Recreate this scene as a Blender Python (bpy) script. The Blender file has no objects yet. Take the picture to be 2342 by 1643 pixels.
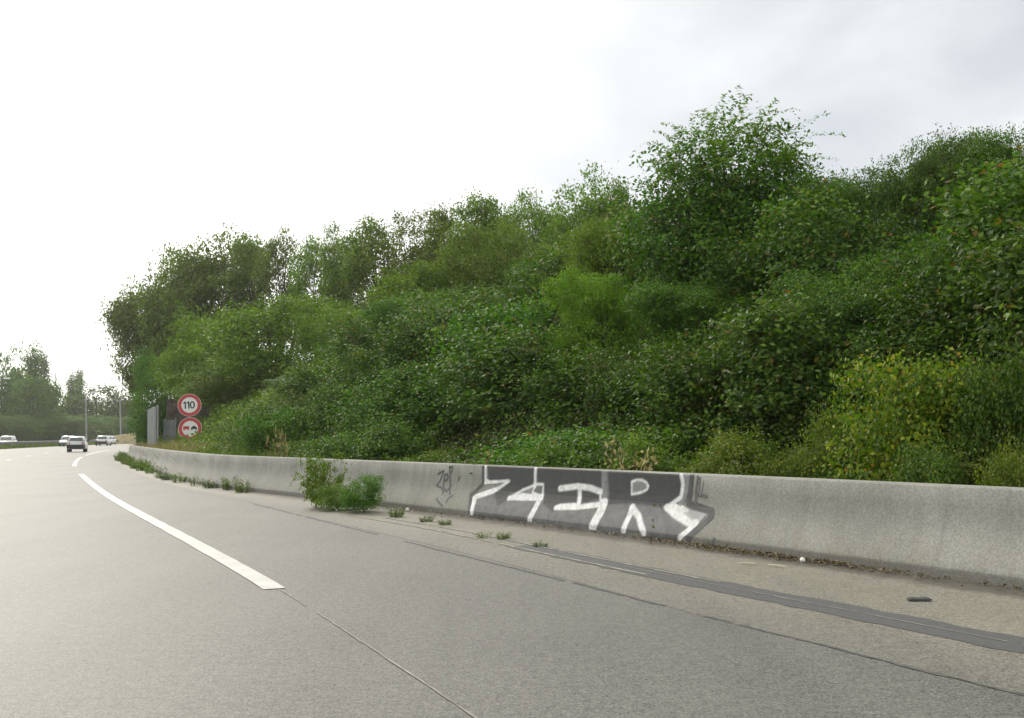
import bpy, math, random
import numpy as np
from mathutils import Vector
R = math.radians
scene = bpy.context.scene
COL = scene.collection

# ------------------------------------------------------------------ camera, sky, sun, exposure
FPX, CX, CY, EYE = 2342.0, 1171.0, 821.5, 1.24
PITCH, ROLL = math.atan(173.6 / 2342.0), R(0.286)
cd = bpy.data.cameras.new('camera')
cam = bpy.data.objects.new('camera', cd)
COL.objects.link(cam)
cd.sensor_width = 36.0
cd.lens = 36.0
cd.clip_start, cd.clip_end = 0.1, 6000.0
cam.location = (0, 0, EYE)
from mathutils import Matrix
cam.matrix_world = Matrix.Translation((0, 0, EYE)) @ Matrix.Rotation(math.pi / 2 + PITCH, 4, 'X') @ Matrix.Rotation(-ROLL, 4, 'Z')
scene.camera = cam
scene.render.resolution_x, scene.render.resolution_y = 1024, 718
scene.view_settings.view_transform = 'Standard'
scene.view_settings.look = 'None'
scene.view_settings.exposure = 0.52
scene.view_settings.gamma = 1.0
scene.view_settings.use_curve_mapping = False
scene.cycles.use_denoising = True
scene.cycles.max_bounces = 8
scene.cycles.transparent_max_bounces = 12
scene.cycles.volume_bounces = 1

SUN_EL, SUN_AZ = R(36.0), R(-33.0)          # azimuth from +Y, clockwise positive
sun_dir = Vector((math.sin(SUN_AZ) * math.cos(SUN_EL), math.cos(SUN_AZ) * math.cos(SUN_EL), math.sin(SUN_EL)))
sl = bpy.data.lights.new('sun', 'SUN')
sl.energy = 1.5
sl.angle = R(10)
sl.color = (1.0, 0.93, 0.80)
so = bpy.data.objects.new('sun', sl)
COL.objects.link(so)
so.rotation_euler = sun_dir.to_track_quat('Z', 'Y').to_euler()

world = bpy.data.worlds.new('World')
scene.world = world
world.use_nodes = True
wt = world.node_tree
wt.nodes.clear()


def nn(t, kind, **kw):
    n = t.nodes.new(kind)
    for k, v in kw.items():
        setattr(n, k, v)
    return n


def lk(t, a, b):
    t.links.new(a, b)


def mth(t, op, a, b=None, c=None, clamp=False):
    n = t.nodes.new('ShaderNodeMath')
    n.operation = op
    n.use_clamp = clamp
    for i, v in enumerate((a, b, c)):
        if v is None:
            continue
        if isinstance(v, (int, float)):
            n.inputs[i].default_value = v
        else:
            t.links.new(v, n.inputs[i])
    return n.outputs[0]


def mixc(t, fac, a, b, mode='MIX'):
    n = t.nodes.new('ShaderNodeMix')
    n.data_type = 'RGBA'
    n.blend_type = mode
    for sock, v in ((n.inputs[0], fac), (n.inputs[6], a), (n.inputs[7], b)):
        if isinstance(v, (int, float)):
            sock.default_value = v
        elif isinstance(v, (tuple, list)):
            sock.default_value = (v[0], v[1], v[2], 1)
        else:
            t.links.new(v, sock)
    return n.outputs[2]


def mapr(t, v, a, b, c=0.0, d=1.0, smooth=True):
    n = t.nodes.new('ShaderNodeMapRange')
    n.interpolation_type = 'SMOOTHSTEP' if smooth else 'LINEAR'
    t.links.new(v, n.inputs[0])
    for i, x in enumerate((a, b, c, d)):
        n.inputs[i + 1].default_value = x
    return n.outputs[0]


def noise(t, vec, scale, detail=4, rough=0.55, dist=0.0):
    n = t.nodes.new('ShaderNodeTexNoise')
    n.inputs['Scale'].default_value = scale
    n.inputs['Detail'].default_value = detail
    n.inputs['Roughness'].default_value = rough
    n.inputs['Distortion'].default_value = dist
    if vec is not None:
        t.links.new(vec, n.inputs['Vector'])
    return n.outputs[0]


def dotdir(t, vec, d):
    n = t.nodes.new('ShaderNodeVectorMath')
    n.operation = 'DOT_PRODUCT'
    t.links.new(vec, n.inputs[0])
    n.inputs[1].default_value = d
    return n.outputs['Value']


# high thin cloud over a Nishita sky: near white everywhere, a thicker grey bank to the right, brighter round the veiled sun
tc = nn(wt, 'ShaderNodeTexCoord')
D = tc.outputs['Generated']
sky = nn(wt, 'ShaderNodeTexSky', sky_type='NISHITA', sun_disc=False, sun_elevation=SUN_EL, sun_rotation=SUN_AZ)
sep = nn(wt, 'ShaderNodeSeparateXYZ')
lk(wt, D, sep.inputs[0])
zz = mth(wt, 'ADD', mth(wt, 'MAXIMUM', sep.outputs[2], 0.0), 0.22)
cmb = nn(wt, 'ShaderNodeCombineXYZ')
lk(wt, mth(wt, 'DIVIDE', sep.outputs[0], zz), cmb.inputs[0])
lk(wt, mth(wt, 'DIVIDE', sep.outputs[1], zz), cmb.inputs[1])
n1 = noise(wt, cmb.outputs[0], 0.9, 6, 0.55, 0.5)
n2 = noise(wt, cmb.outputs[0], 2.6, 5, 0.5, 0.3)
bank = Vector((math.sin(R(15)) * math.cos(R(22)), math.cos(R(15)) * math.cos(R(22)), math.sin(R(22)))).normalized()
wob = mth(wt, 'ADD', mth(wt, 'MULTIPLY', mth(wt, 'SUBTRACT', n1, 0.5), 0.26), mth(wt, 'MULTIPLY', mth(wt, 'SUBTRACT', n2, 0.5), 0.10))
g = mapr(wt, mth(wt, 'ADD', dotdir(wt, D, bank), wob), 0.90, 0.968)
thin = mth(wt, 'MULTIPLY', mth(wt, 'MULTIPLY', mapr(wt, n1, 0.46, 0.62), mapr(wt, n2, 0.35, 0.6)), 0.85)
grey = mth(wt, 'MULTIPLY', mth(wt, 'MAXIMUM', g, thin), mapr(wt, n2, 0.3, 0.7, 1.0, 0.72))
sg = dotdir(wt, D, sun_dir)
glow = mth(wt, 'POWER', mth(wt, 'MAXIMUM', sg, 0.0), 7.0)
cloud = mixc(wt, grey, (0.97, 0.968, 0.945), (0.445, 0.47, 0.5))
glowc = mixc(wt, glow, (0, 0, 0), (1.0, 0.95, 0.82))
tot = mixc(wt, 1.0, cloud, glowc, 'ADD')
b1 = nn(wt, 'ShaderNodeBackground')
b1.inputs[1].default_value = 0.1
lk(wt, sky.outputs[0], b1.inputs[0])
b2 = nn(wt, 'ShaderNodeBackground')
b2.inputs[1].default_value = 1.0
lk(wt, tot, b2.inputs[0])
ms = nn(wt, 'ShaderNodeMixShader')
ms.inputs[0].default_value = 0.93
lk(wt, b1.outputs[0], ms.inputs[1])
lk(wt, b2.outputs[0], ms.inputs[2])
wo = nn(wt, 'ShaderNodeOutputWorld')
lk(wt, ms.outputs[0], wo.inputs[0])


# ------------------------------------------------------------------ helpers
def ray(x, y):
    u, v = (x - CX) / FPX, -(y - CY) / FPX
    c, s = math.cos(-ROLL), math.sin(-ROLL)
    u, v = c * u - s * v, s * u + c * v
    return (u, math.cos(PITCH) - v * math.sin(PITCH), math.sin(PITCH) + v * math.cos(PITCH))


def at(x, y, d):
    r = ray(x, y)
    t = d / r[1]
    return (r[0] * t, d, EYE + r[2] * t)


def tag(o, label=None, cat=None, group=None, kind=None):
    for k, v in (('label', label), ('category', cat), ('group', group), ('kind', kind)):
        if v:
            o[k] = v
    return o


def empty(name, loc=(0, 0, 0), rz=0.0, parent=None):
    o = bpy.data.objects.new(name, None)
    COL.objects.link(o)
    o.location = loc
    o.rotation_euler = (0, 0, rz)
    o.parent = parent
    return o


def mesh(name, verts, faces, smooth=False):
    """verts (N,3); faces: list of index lists or an (M,k) array"""
    me = bpy.data.meshes.new(name)
    v = np.asarray(verts, dtype=np.float32)
    if isinstance(faces, np.ndarray):
        k = faces.shape[1]
        lv = faces.astype(np.int32).ravel()
        ls = np.arange(0, len(lv), k, dtype=np.int32)
        lt = np.full(len(ls), k, dtype=np.int32)
    else:
        lt = np.array([len(f) for f in faces], dtype=np.int32)
        ls = np.r_[0, np.cumsum(lt)[:-1]].astype(np.int32)
        lv = np.array([i for f in faces for i in f], dtype=np.int32)
    me.vertices.add(len(v))
    me.vertices.foreach_set('co', v.ravel())
    me.loops.add(len(lv))
    me.loops.foreach_set('vertex_index', lv)
    me.polygons.add(len(ls))
    me.polygons.foreach_set('loop_start', ls)
    me.polygons.foreach_set('loop_total', lt)
    me.polygons.foreach_set('use_smooth', np.full(len(ls), smooth))
    me.update(calc_edges=True)
    me.validate()
    return me


def attr(me, name, vals, domain='POINT'):
    a = me.attributes.new(name, 'FLOAT', domain)
    a.data.foreach_set('value', np.asarray(vals, dtype=np.float32))


def obj(name, me, mat=None, parent=None, loc=(0, 0, 0), rz=0.0):
    o = bpy.data.objects.new(name, me)
    COL.objects.link(o)
    if mat and not me.materials:
        me.materials.append(mat)
    o.parent = parent
    o.location = loc
    o.rotation_euler = (0, 0, rz)
    return o


class MB:
    """collects boxes, tubes and prisms into one mesh"""
    def __init__(self):
        self.v, self.f = [], []

    def add(self, v, f):
        n = len(self.v)
        self.v += [tuple(p) for p in v]
        self.f += [[i + n for i in q] for q in f]
        return self

    def box(self, x0, x1, y0, y1, z0, z1):
        v = [(x, y, z) for z in (z0, z1) for y in (y0, y1) for x in (x0, x1)]
        return self.add(v, [(0, 2, 3, 1), (4, 5, 7, 6), (0, 1, 5, 4), (2, 6, 7, 3), (0, 4, 6, 2), (1, 3, 7, 5)])

    def tube(self, pts, rad, n=6):
        pts = [Vector(p) for p in pts]
        if isinstance(rad, (int, float)):
            rad = [rad] * len(pts)
        rings, f = [], []
        for i, p in enumerate(pts):
            t = (pts[min(i + 1, len(pts) - 1)] - pts[max(i - 1, 0)]).normalized()
            a = t.orthogonal().normalized() if i == 0 else (a - t * a.dot(t)).normalized()
            b = t.cross(a)
            rings += [p + (a * math.cos(2 * math.pi * k / n) + b * math.sin(2 * math.pi * k / n)) * rad[i] for k in range(n)]
        for i in range(len(pts) - 1):
            for k in range(n):
                k2 = (k + 1) % n
                f.append((i * n + k, i * n + k2, (i + 1) * n + k2, (i + 1) * n + k))
        f.append(list(range(n))[::-1])
        f.append([(len(pts) - 1) * n + k for k in range(n)])
        return self.add(rings, f)

    def prism(self, poly, y0, y1):
        """polygon in x,z extruded along y"""
        n = len(poly)
        v = [(p[0], y0, p[1]) for p in poly] + [(p[0], y1, p[1]) for p in poly]
        f = [list(range(n)), list(range(n, 2 * n))[::-1]]
        f += [(k, k + n, (k + 1) % n + n, (k + 1) % n) for k in range(n)]
        return self.add(v, f)

    def loft(self, rings, cap=True):
        n = len(rings[0])
        v = [p for r in rings for p in r]
        f = [(i * n + k, i * n + (k + 1) % n, (i + 1) * n + (k + 1) % n, (i + 1) * n + k) for i in range(len(rings) - 1) for k in range(n)]
        if cap:
            f += [list(range(n))[::-1], [(len(rings) - 1) * n + k for k in range(n)]]
        return self.add(v, f)

    def build(self, name, mat, parent=None, smooth=False, loc=(0, 0, 0)):
        return obj(name, mesh(name, self.v, self.f, smooth), mat, parent, loc)


def spline(pts, step=0.25):
    P = np.array(pts, float)
    P = np.vstack([2 * P[0] - P[1], P, 2 * P[-1] - P[-2]])
    out = []
    for i in range(1, len(P) - 2):
        p0, p1, p2, p3 = P[i - 1:i + 3]
        d0, d1, d2 = (np.sqrt(np.linalg.norm(q)) for q in (p1 - p0, p2 - p1, p3 - p2))
        m1 = (p2 - p1) + d1 * ((p1 - p0) / d0 - (p2 - p0) / (d0 + d1))
        m2 = (p2 - p1) + d1 * ((p3 - p2) / d2 - (p3 - p1) / (d1 + d2))
        t = np.linspace(0, 1, 60, endpoint=False)[:, None]
        out.append((2 * t**3 - 3 * t**2 + 1) * p1 + (t**3 - 2 * t**2 + t) * m1 + (-2 * t**3 + 3 * t**2) * p2 + (t**3 - t**2) * m2)
    C = np.vstack(out + [P[-2][None]])
    s = np.r_[0, np.cumsum(np.linalg.norm(np.diff(C, axis=0), axis=1))]
    S = np.arange(0, s[-1], step)
    Q = np.c_[np.interp(S, s, C[:, 0]), np.interp(S, s, C[:, 1])]
    k = np.ones(9) / 9
    e = np.arange(4, 0, -1)[:, None]
    Qp = np.vstack([Q[0] + (Q[0] - Q[1]) * e, Q, Q[-1] + (Q[-1] - Q[-2]) * e[::-1]])
    Q = np.c_[np.convolve(Qp[:, 0], k, 'valid'), np.convolve(Qp[:, 1], k, 'valid')]
    T = np.gradient(Q, axis=0)
    T /= np.linalg.norm(T, axis=1)[:, None]
    return S, Q, T, np.c_[-T[:, 1], T[:, 0]]          # arc length, points, tangents, left normals


def on(curve, s, off=0.0):
    S, Q, T, N = curve
    s = np.atleast_1d(np.asarray(s, float))
    q = np.c_[np.interp(s, S, Q[:, 0]), np.interp(s, S, Q[:, 1])]
    n = np.c_[np.interp(s, S, N[:, 0]), np.interp(s, S, N[:, 1])]
    return q + n * np.reshape(np.broadcast_to(off, s.shape), (-1, 1))


def ribbon(curve, s, offs, z):
    """strip mesh: rows along s, columns at the given offsets"""
    s = np.asarray(s, float)
    cols = [on(curve, s, o) for o in offs]
    n, m = len(s), len(cols)
    V = np.zeros((n, m, 3))
    for j, c in enumerate(cols):
        V[:, j, :2] = c
        V[:, j, 2] = z
    i, j = np.meshgrid(np.arange(n - 1), np.arange(m - 1), indexing='ij')
    a = (i * m + j).ravel()
    return V.reshape(-1, 3), np.c_[a, a + m, a + m + 1, a + 1]


# ------------------------------------------------------------------ materials
def material(name):
    m = bpy.data.materials.new(name)
    m.use_nodes = True
    t = m.node_tree
    p = t.nodes['Principled BSDF']
    return m, t, p


def simple(name, col, rough=0.6, metal=0.0, var=0.12, scale=6.0, spec=0.4):
    m, t, p = material(name)
    tcn = nn(t, 'ShaderNodeTexCoord')
    n = noise(t, tcn.outputs['Object'], scale, 5, 0.6)
    lo = tuple(c * (1 - var) for c in col)
    hi = tuple(min(1, c * (1 + var)) for c in col)
    lk(t, mixc(t, mapr(t, n, 0.3, 0.7), lo, hi), p.inputs['Base Color'])
    p.inputs['Roughness'].default_value = rough
    p.inputs['Metallic'].default_value = metal
    p.inputs['Specular IOR Level'].default_value = spec
    return m


def leaf_mat(name, dark, mid, light, odd=(0.13, 0.10, 0.03), trans=0.38, rough=0.55):
    m, t, p = material(name)
    a = nn(t, 'ShaderNodeAttribute', attribute_name='v')
    b = nn(t, 'ShaderNodeAttribute', attribute_name='c')
    oi = nn(t, 'ShaderNodeObjectInfo')
    x = mth(t, 'ADD', mth(t, 'MULTIPLY', a.outputs['Fac'], 0.55), mth(t, 'MULTIPLY', b.outputs['Fac'], 0.45))
    c1 = mixc(t, mapr(t, x, 0.15, 0.5), dark, mid)
    c2 = mixc(t, mapr(t, x, 0.5, 0.85), c1, light)
    c3 = mixc(t, mapr(t, a.outputs['Fac'], 0.968, 0.97), c2, odd)
    hs = nn(t, 'ShaderNodeHueSaturation')
    lk(t, c3, hs.inputs['Color'])
    lk(t, mapr(t, oi.outputs['Random'], 0, 1, 0.485, 0.512, False), hs.inputs['Hue'])
    lk(t, mapr(t, oi.outputs['Random'], 0, 1, 0.84, 1.36, False), hs.inputs['Value'])
    hs.inputs['Saturation'].default_value = 1.1
    lk(t, hs.outputs[0], p.inputs['Base Color'])
    p.inputs['Roughness'].default_value = rough
    p.inputs['Specular IOR Level'].default_value = 0.35
    tr = nn(t, 'ShaderNodeBsdfTranslucent')
    lk(t, mixc(t, 1.0, hs.outputs[0], (1.0, 1.15, 0.55), 'MULTIPLY'), tr.inputs[0])
    mx = nn(t, 'ShaderNodeMixShader')
    mx.inputs[0].default_value = trans
    lk(t, p.outputs[0], mx.inputs[1])
    lk(t, tr.outputs[0], mx.inputs[2])
    lk(t, mx.outputs[0], t.nodes['Material Output'].inputs[0])
    return m


def asphalt(name, base, dusty, grain=0.85):
    m, t, p = material(name)
    tcn = nn(t, 'ShaderNodeTexCoord')
    P = tcn.outputs['Object']
    edge = nn(t, 'ShaderNodeAttribute', attribute_name='edge').outputs['Fac']
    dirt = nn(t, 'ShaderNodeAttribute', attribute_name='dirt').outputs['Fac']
    big = noise(t, P, 0.35, 4, 0.6)
    mp = nn(t, 'ShaderNodeMapping')
    mp.inputs['Rotation'].default_value = (0, 0, R(-26))
    mp.inputs['Scale'].default_value = (1.0, 0.08, 1.0)
    lk(t, P, mp.inputs[0])
    streak = noise(t, mp.outputs[0], 1.6, 5, 0.6)
    gr = noise(t, P, 60.0, 2, 0.8)
    gr2 = noise(t, P, 22.0, 3, 0.8)
    gr3 = noise(t, P, 9.0, 3, 0.7)
    col = mixc(t, edge, base, dusty)
    chips = noise(t, P, 95.0, 1, 0.5)
    k = mth(t, 'ADD', mth(t, 'MULTIPLY', mapr(t, streak, 0.25, 0.75, -0.5, 0.5), 0.22), mth(t, 'MULTIPLY', mapr(t, big, 0.25, 0.75, -0.5, 0.5), 0.22))
    k = mth(t, 'ADD', k, mth(t, 'MULTIPLY', mapr(t, gr, 0.3, 0.7, -0.5, 0.5), grain * 1.3))
    k = mth(t, 'ADD', k, mth(t, 'MULTIPLY', mapr(t, gr2, 0.3, 0.7, -0.5, 0.5), grain * 0.75))
    k = mth(t, 'ADD', k, mth(t, 'MULTIPLY', mapr(t, gr3, 0.3, 0.7, -0.5, 0.5), grain * 0.28))
    k = mth(t, 'ADD', k, 1.0)
    hs = nn(t, 'ShaderNodeHueSaturation')
    lk(t, col, hs.inputs['Color'])
    lk(t, k, hs.inputs['Value'])
    moss = noise(t, P, 1.3, 6, 0.7)
    stone = mixc(t, mth(t, 'MULTIPLY', mapr(t, chips, 0.64, 0.7), 0.75), hs.outputs[0], (0.3, 0.29, 0.26))
    stone = mixc(t, mth(t, 'MULTIPLY', mth(t, 'SUBTRACT', 1.0, mapr(t, chips, 0.3, 0.36)), 0.7), stone, (0.035, 0.034, 0.03))
    col2 = mixc(t, mth(t, 'MULTIPLY', mapr(t, moss, 0.5, 0.75), mth(t, 'MULTIPLY', edge, 0.5)), stone, (0.135, 0.128, 0.07))
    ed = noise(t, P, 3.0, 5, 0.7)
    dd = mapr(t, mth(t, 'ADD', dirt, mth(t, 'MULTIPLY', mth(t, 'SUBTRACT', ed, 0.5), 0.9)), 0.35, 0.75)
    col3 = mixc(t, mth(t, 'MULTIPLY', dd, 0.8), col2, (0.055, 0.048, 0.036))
    lk(t, col3, p.inputs['Base Color'])
    p.inputs['Roughness'].default_value = 0.6
    p.inputs['Specular IOR Level'].default_value = 0.5
    bp = nn(t, 'ShaderNodeBump')
    bp.inputs['Strength'].default_value = 0.35
    bp.inputs['Distance'].default_value = 0.006
    lk(t, gr, bp.inputs['Height'])
    lk(t, bp.outputs[0], p.inputs['Normal'])
    return m


def concrete(name):
    m, t, p = material(name)
    P = nn(t, 'ShaderNodeTexCoord').outputs['Object']
    a = nn(t, 'ShaderNodeAttribute', attribute_name='h').outputs['Fac']      # height on the wall
    s = nn(t, 'ShaderNodeAttribute', attribute_name='along').outputs['Fac']
    big = noise(t, P, 0.9, 6, 0.65)
    fine = noise(t, P, 45.0, 3, 0.7)
    cb = nn(t, 'ShaderNodeCombineXYZ')
    lk(t, mth(t, 'MULTIPLY', s, 8.0), cb.inputs[0])
    lk(t, mth(t, 'MULTIPLY', a, 0.5), cb.inputs[1])
    runs = noise(t, cb.outputs[0], 1.0, 5, 0.6)
    c = mixc(t, mapr(t, big, 0.3, 0.7), (0.222, 0.22, 0.195), (0.305, 0.302, 0.272))
    c = mixc(t, mth(t, 'MULTIPLY', mapr(t, runs, 0.47, 0.7), 0.24), c, (0.13, 0.128, 0.11))
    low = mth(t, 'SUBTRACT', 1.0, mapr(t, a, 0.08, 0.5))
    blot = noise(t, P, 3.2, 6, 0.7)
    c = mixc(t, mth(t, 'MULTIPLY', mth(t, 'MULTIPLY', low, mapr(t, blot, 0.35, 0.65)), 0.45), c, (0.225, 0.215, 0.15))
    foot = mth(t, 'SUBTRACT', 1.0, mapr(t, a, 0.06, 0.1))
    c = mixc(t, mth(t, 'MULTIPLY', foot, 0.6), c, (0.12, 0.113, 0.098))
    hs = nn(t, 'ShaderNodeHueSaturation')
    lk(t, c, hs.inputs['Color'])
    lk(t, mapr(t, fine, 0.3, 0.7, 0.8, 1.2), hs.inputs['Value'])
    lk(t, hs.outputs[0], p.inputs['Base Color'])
    p.inputs['Roughness'].default_value = 0.85
    bp = nn(t, 'ShaderNodeBump')
    bp.inputs['Strength'].default_value = 0.3
    bp.inputs['Distance'].default_value = 0.01
    lk(t, mth(t, 'ADD', fine, mth(t, 'MULTIPLY', blot, 1.5)), bp.inputs['Height'])
    lk(t, bp.outputs[0], p.inputs['Normal'])
    return m


def spray_paint(name):
    m, t, p = material(name)
    P = nn(t, 'ShaderNodeTexCoord').outputs['Object']
    tone = nn(t, 'ShaderNodeAttribute', attribute_name='tone').outputs['Fac']
    al = nn(t, 'ShaderNodeAttribute', attribute_name='cover').outputs['Fac']
    n = noise(t, P, 9.0, 6, 0.7)
    f = noise(t, P, 60.0, 2, 0.7)
    v = mth(t, 'MULTIPLY', tone, mapr(t, n, 0.25, 0.75, 0.72, 1.3))
    v = mth(t, 'MULTIPLY', v, mapr(t, f, 0.25, 0.75, 0.85, 1.15))
    cc = nn(t, 'ShaderNodeCombineColor')
    lk(t, v, cc.inputs[0])
    lk(t, v, cc.inputs[1])
    lk(t, mth(t, 'MULTIPLY', v, 0.99), cc.inputs[2])
    lk(t, cc.outputs[0], p.inputs['Base Color'])
    p.inputs['Roughness'].default_value = 0.6
    tr = nn(t, 'ShaderNodeBsdfTransparent')
    mx = nn(t, 'ShaderNodeMixShader')
    lk(t, mapr(t, mth(t, 'ADD', al, mth(t, 'MULTIPLY', mth(t, 'SUBTRACT', f, 0.5), 0.35)), 0.2, 0.75), mx.inputs[0])
    lk(t, tr.outputs[0], mx.inputs[1])
    lk(t, p.outputs[0], mx.inputs[2])
    lk(t, mx.outputs[0], t.nodes['Material Output'].inputs[0])
    return m


def road_paint(name):
    m, t, p = material(name)
    P = nn(t, 'ShaderNodeTexCoord').outputs['Object']
    f = noise(t, P, 55.0, 4, 0.75)
    b = noise(t, P, 2.5, 5, 0.6)
    c = mixc(t, mapr(t, b, 0.3, 0.75), (0.48, 0.48, 0.455), (0.38, 0.375, 0.35))
    c = mixc(t, mapr(t, f, 0.62, 0.72), c, (0.36, 0.36, 0.34))
    lk(t, c, p.inputs['Base Color'])
    p.inputs['Roughness'].default_value = 0.55
    return m


M = {
    'road': asphalt('worn_asphalt', (0.1, 0.098, 0.087), (0.13, 0.123, 0.098)),
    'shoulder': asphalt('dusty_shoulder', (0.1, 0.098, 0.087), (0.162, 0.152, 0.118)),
    'tar': simple('tar_seal', (0.072, 0.072, 0.072), 0.55, 0, 0.2, 25),
    'seam': simple('dark_seam', (0.078, 0.076, 0.068), 0.7, 0, 0.35, 18),
    'pale_line': simple('pale_gutter_edge', (0.235, 0.225, 0.19), 0.7, 0, 0.25, 12),
    'lane': road_paint('lane_paint'),
    'concrete': concrete('cast_concrete'),
    'spray': spray_paint('spray_paint'),
    'soil': simple('soil', (0.03, 0.032, 0.016), 0.95, 0, 0.3, 2.0, 0.1),
    'grass_ground': simple('rough_grass', (0.075, 0.085, 0.035), 0.95, 0, 0.35, 0.3, 0.1),
    'bark': simple('bark', (0.075, 0.06, 0.045), 0.9, 0, 0.3, 9, 0.2),
    'stem': simple('green_stem', (0.09, 0.10, 0.04), 0.8, 0, 0.2, 20, 0.2),
    'bramble': leaf_mat('bramble_leaf', (0.026, 0.06, 0.007), (0.06, 0.12, 0.016), (0.14, 0.215, 0.048), (0.16, 0.10, 0.03)),
    'dark_tree': leaf_mat('dark_tree_leaf', (0.028, 0.066, 0.007), (0.06, 0.128, 0.014), (0.125, 0.21, 0.034)),
    'tree': leaf_mat('tree_leaf', (0.075, 0.115, 0.018), (0.115, 0.175, 0.03), (0.18, 0.25, 0.055)),
    'bright': leaf_mat('bright_leaf', (0.068, 0.125, 0.010), (0.115, 0.195, 0.018), (0.185, 0.27, 0.04)),
    'yellow': leaf_mat('yellowing_leaf', (0.045, 0.09, 0.01), (0.1, 0.16, 0.018), (0.24, 0.25, 0.035), (0.24, 0.15, 0.03)),
    'herb': leaf_mat('herb_leaf', (0.065, 0.11, 0.014), (0.11, 0.17, 0.024), (0.19, 0.25, 0.05), (0.22, 0.19, 0.05)),
    'far_leaf': leaf_mat('far_leaf', (0.055, 0.105, 0.014), (0.085, 0.15, 0.024), (0.13, 0.2, 0.04)),
    'dry': leaf_mat('dry_grass_blade', (0.2, 0.16, 0.08), (0.32, 0.27, 0.14), (0.42, 0.37, 0.2), (0.14, 0.15, 0.06), 0.25),
    'litter_leaf': leaf_mat('dead_leaf', (0.06, 0.045, 0.02), (0.10, 0.075, 0.035), (0.16, 0.12, 0.05), (0.2, 0.19, 0.15), 0.1),
    'galv': simple('galvanised_steel', (0.26, 0.27, 0.265), 0.6, 0.3, 0.15, 3),
    'galv_dark': simple('weathered_steel', (0.17, 0.17, 0.165), 0.6, 0.3, 0.25, 3),
    'sheet': simple('painted_sheet', (0.23, 0.25, 0.24), 0.6, 0.1, 0.1, 1.5),
    'dark_wall': simple('dark_wall_render', (0.085, 0.07, 0.06), 0.9, 0, 0.35, 1.5, 0.2),
    'mortar': simple('wall_paint_mark', (0.45, 0.44, 0.42), 0.8),
    'white': simple('sign_white', (0.72, 0.73, 0.70), 0.45, 0, 0.05),
    'red': simple('sign_red', (0.46, 0.055, 0.06), 0.45, 0, 0.08),
    'black': simple('sign_black', (0.015, 0.017, 0.02), 0.5, 0, 0.1),
    'car_white': simple('white_car_paint', (0.72, 0.73, 0.72), 0.25, 0, 0.03, 2),
    'car_silver': simple('silver_car_paint', (0.55, 0.56, 0.55), 0.3, 0.35, 0.03, 2),
    'plastic': simple('black_plastic', (0.035, 0.036, 0.038), 0.55, 0, 0.15),
    'glass': simple('tinted_glass', (0.05, 0.065, 0.06), 0.08, 0, 0.05, 3, 0.8),
    'rubber': simple('tyre_rubber', (0.02, 0.02, 0.02), 0.8, 0, 0.2),
    'tail': simple('tail_lamp', (0.45, 0.06, 0.03), 0.25, 0, 0.1),
    'lens': simple('headlamp_lens', (0.75, 0.76, 0.74), 0.15, 0, 0.05),
    'paper': simple('white_litter', (0.75, 0.74, 0.7), 0.7),
    'wood': simple('bare_wood', (0.5, 0.45, 0.33), 0.8),
    'debris': simple('dark_rubber_scrap', (0.05, 0.055, 0.055), 0.75),
}

# ------------------------------------------------------------------ the road, its markings, the barrier, the bank
BARRIER = spline([(12.0, -6.5), (10.1, -2.7), (8.2, 1.0), (6.3, 4.7), (4.2, 8.36), (2.2, 11.7), (-1.1, 16.7), (-4.5, 21.5), (-7.1, 25.2), (-10.9, 33.0), (-14.8, 41.8),
                  (-21.6, 58), (-26, 72), (-29.5, 88), (-31.5, 105), (-31.8, 125), (-30, 145)])
LANE = spline([(8.8, -15), (4.25, -5), (1.95, 0), (-.09, 4.6), (-1.85, 8.5), (-8.3, 21.5), (-14.4, 34.6), (-18.5, 43.7), (-26.5, 63.5), (-34.3, 85.5), (-37.9, 97),
               (-44, 118), (-50.5, 145), (-55, 170), (-57, 195), (-56.5, 220), (-53, 250), (-47, 280)], 0.5)
SEAM = spline([(7.5, -5), (4.92, 0), (1.87, 6.0), (0.61, 8.48), (-1.43, 12.45), (-3.3, 16.1), (-5.2, 19.8)])
GUTTER = spline([(7.1, -2.2), (5.05, 2), (4.0, 4.0), (2.96, 6.05), (1.56, 8.66), (.19, 11.36), (-1.0, 13.73), (-2.13, 15.6), (-2.75, 16.7)])
PROF = np.array([(-0.24, 0.0), (-0.22, 0.77), (-0.205, 0.78), (0.0, 0.78), (0.012, 0.765), (0.028, 0.60), (0.04, 0.50), (0.056, 0.42), (0.078, 0.36), (0.105, 0.30), (0.136, 0.24), (0.168, 0.18), (0.197, 0.12), (0.21, 0.09), (0.215, 0.0)])
FACE = PROF[3:]
FLEN = np.r_[0, np.cumsum(np.linalg.norm(np.diff(FACE, axis=0), axis=1))]


def s_at_y(curve, y):
    return float(np.interp(y, curve[1][:, 1], curve[0]))


def side(x, y):
    """distance behind the barrier line (positive = bank side) and arc length"""
    x, y = np.atleast_1d(x).astype(float), np.atleast_1d(y).astype(float)
    S, Q, T, N = BARRIER
    d = np.empty(len(x))
    s = np.empty(len(x))
    for a in range(0, len(x), 4000):
        b = slice(a, a + 4000)
        dx, dy = x[b, None] - Q[None, ::2, 0], y[b, None] - Q[None, ::2, 1]
        i = np.argmin(dx * dx + dy * dy, axis=1)
        k = np.arange(len(i))
        n = N[::2][i]
        sg = -(dx[k, i] * n[:, 0] + dy[k, i] * n[:, 1])
        d[b] = np.sign(sg) * np.sqrt(dx[k, i]**2 + dy[k, i]**2)
        s[b] = S[::2][i]
    return d, s


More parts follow.
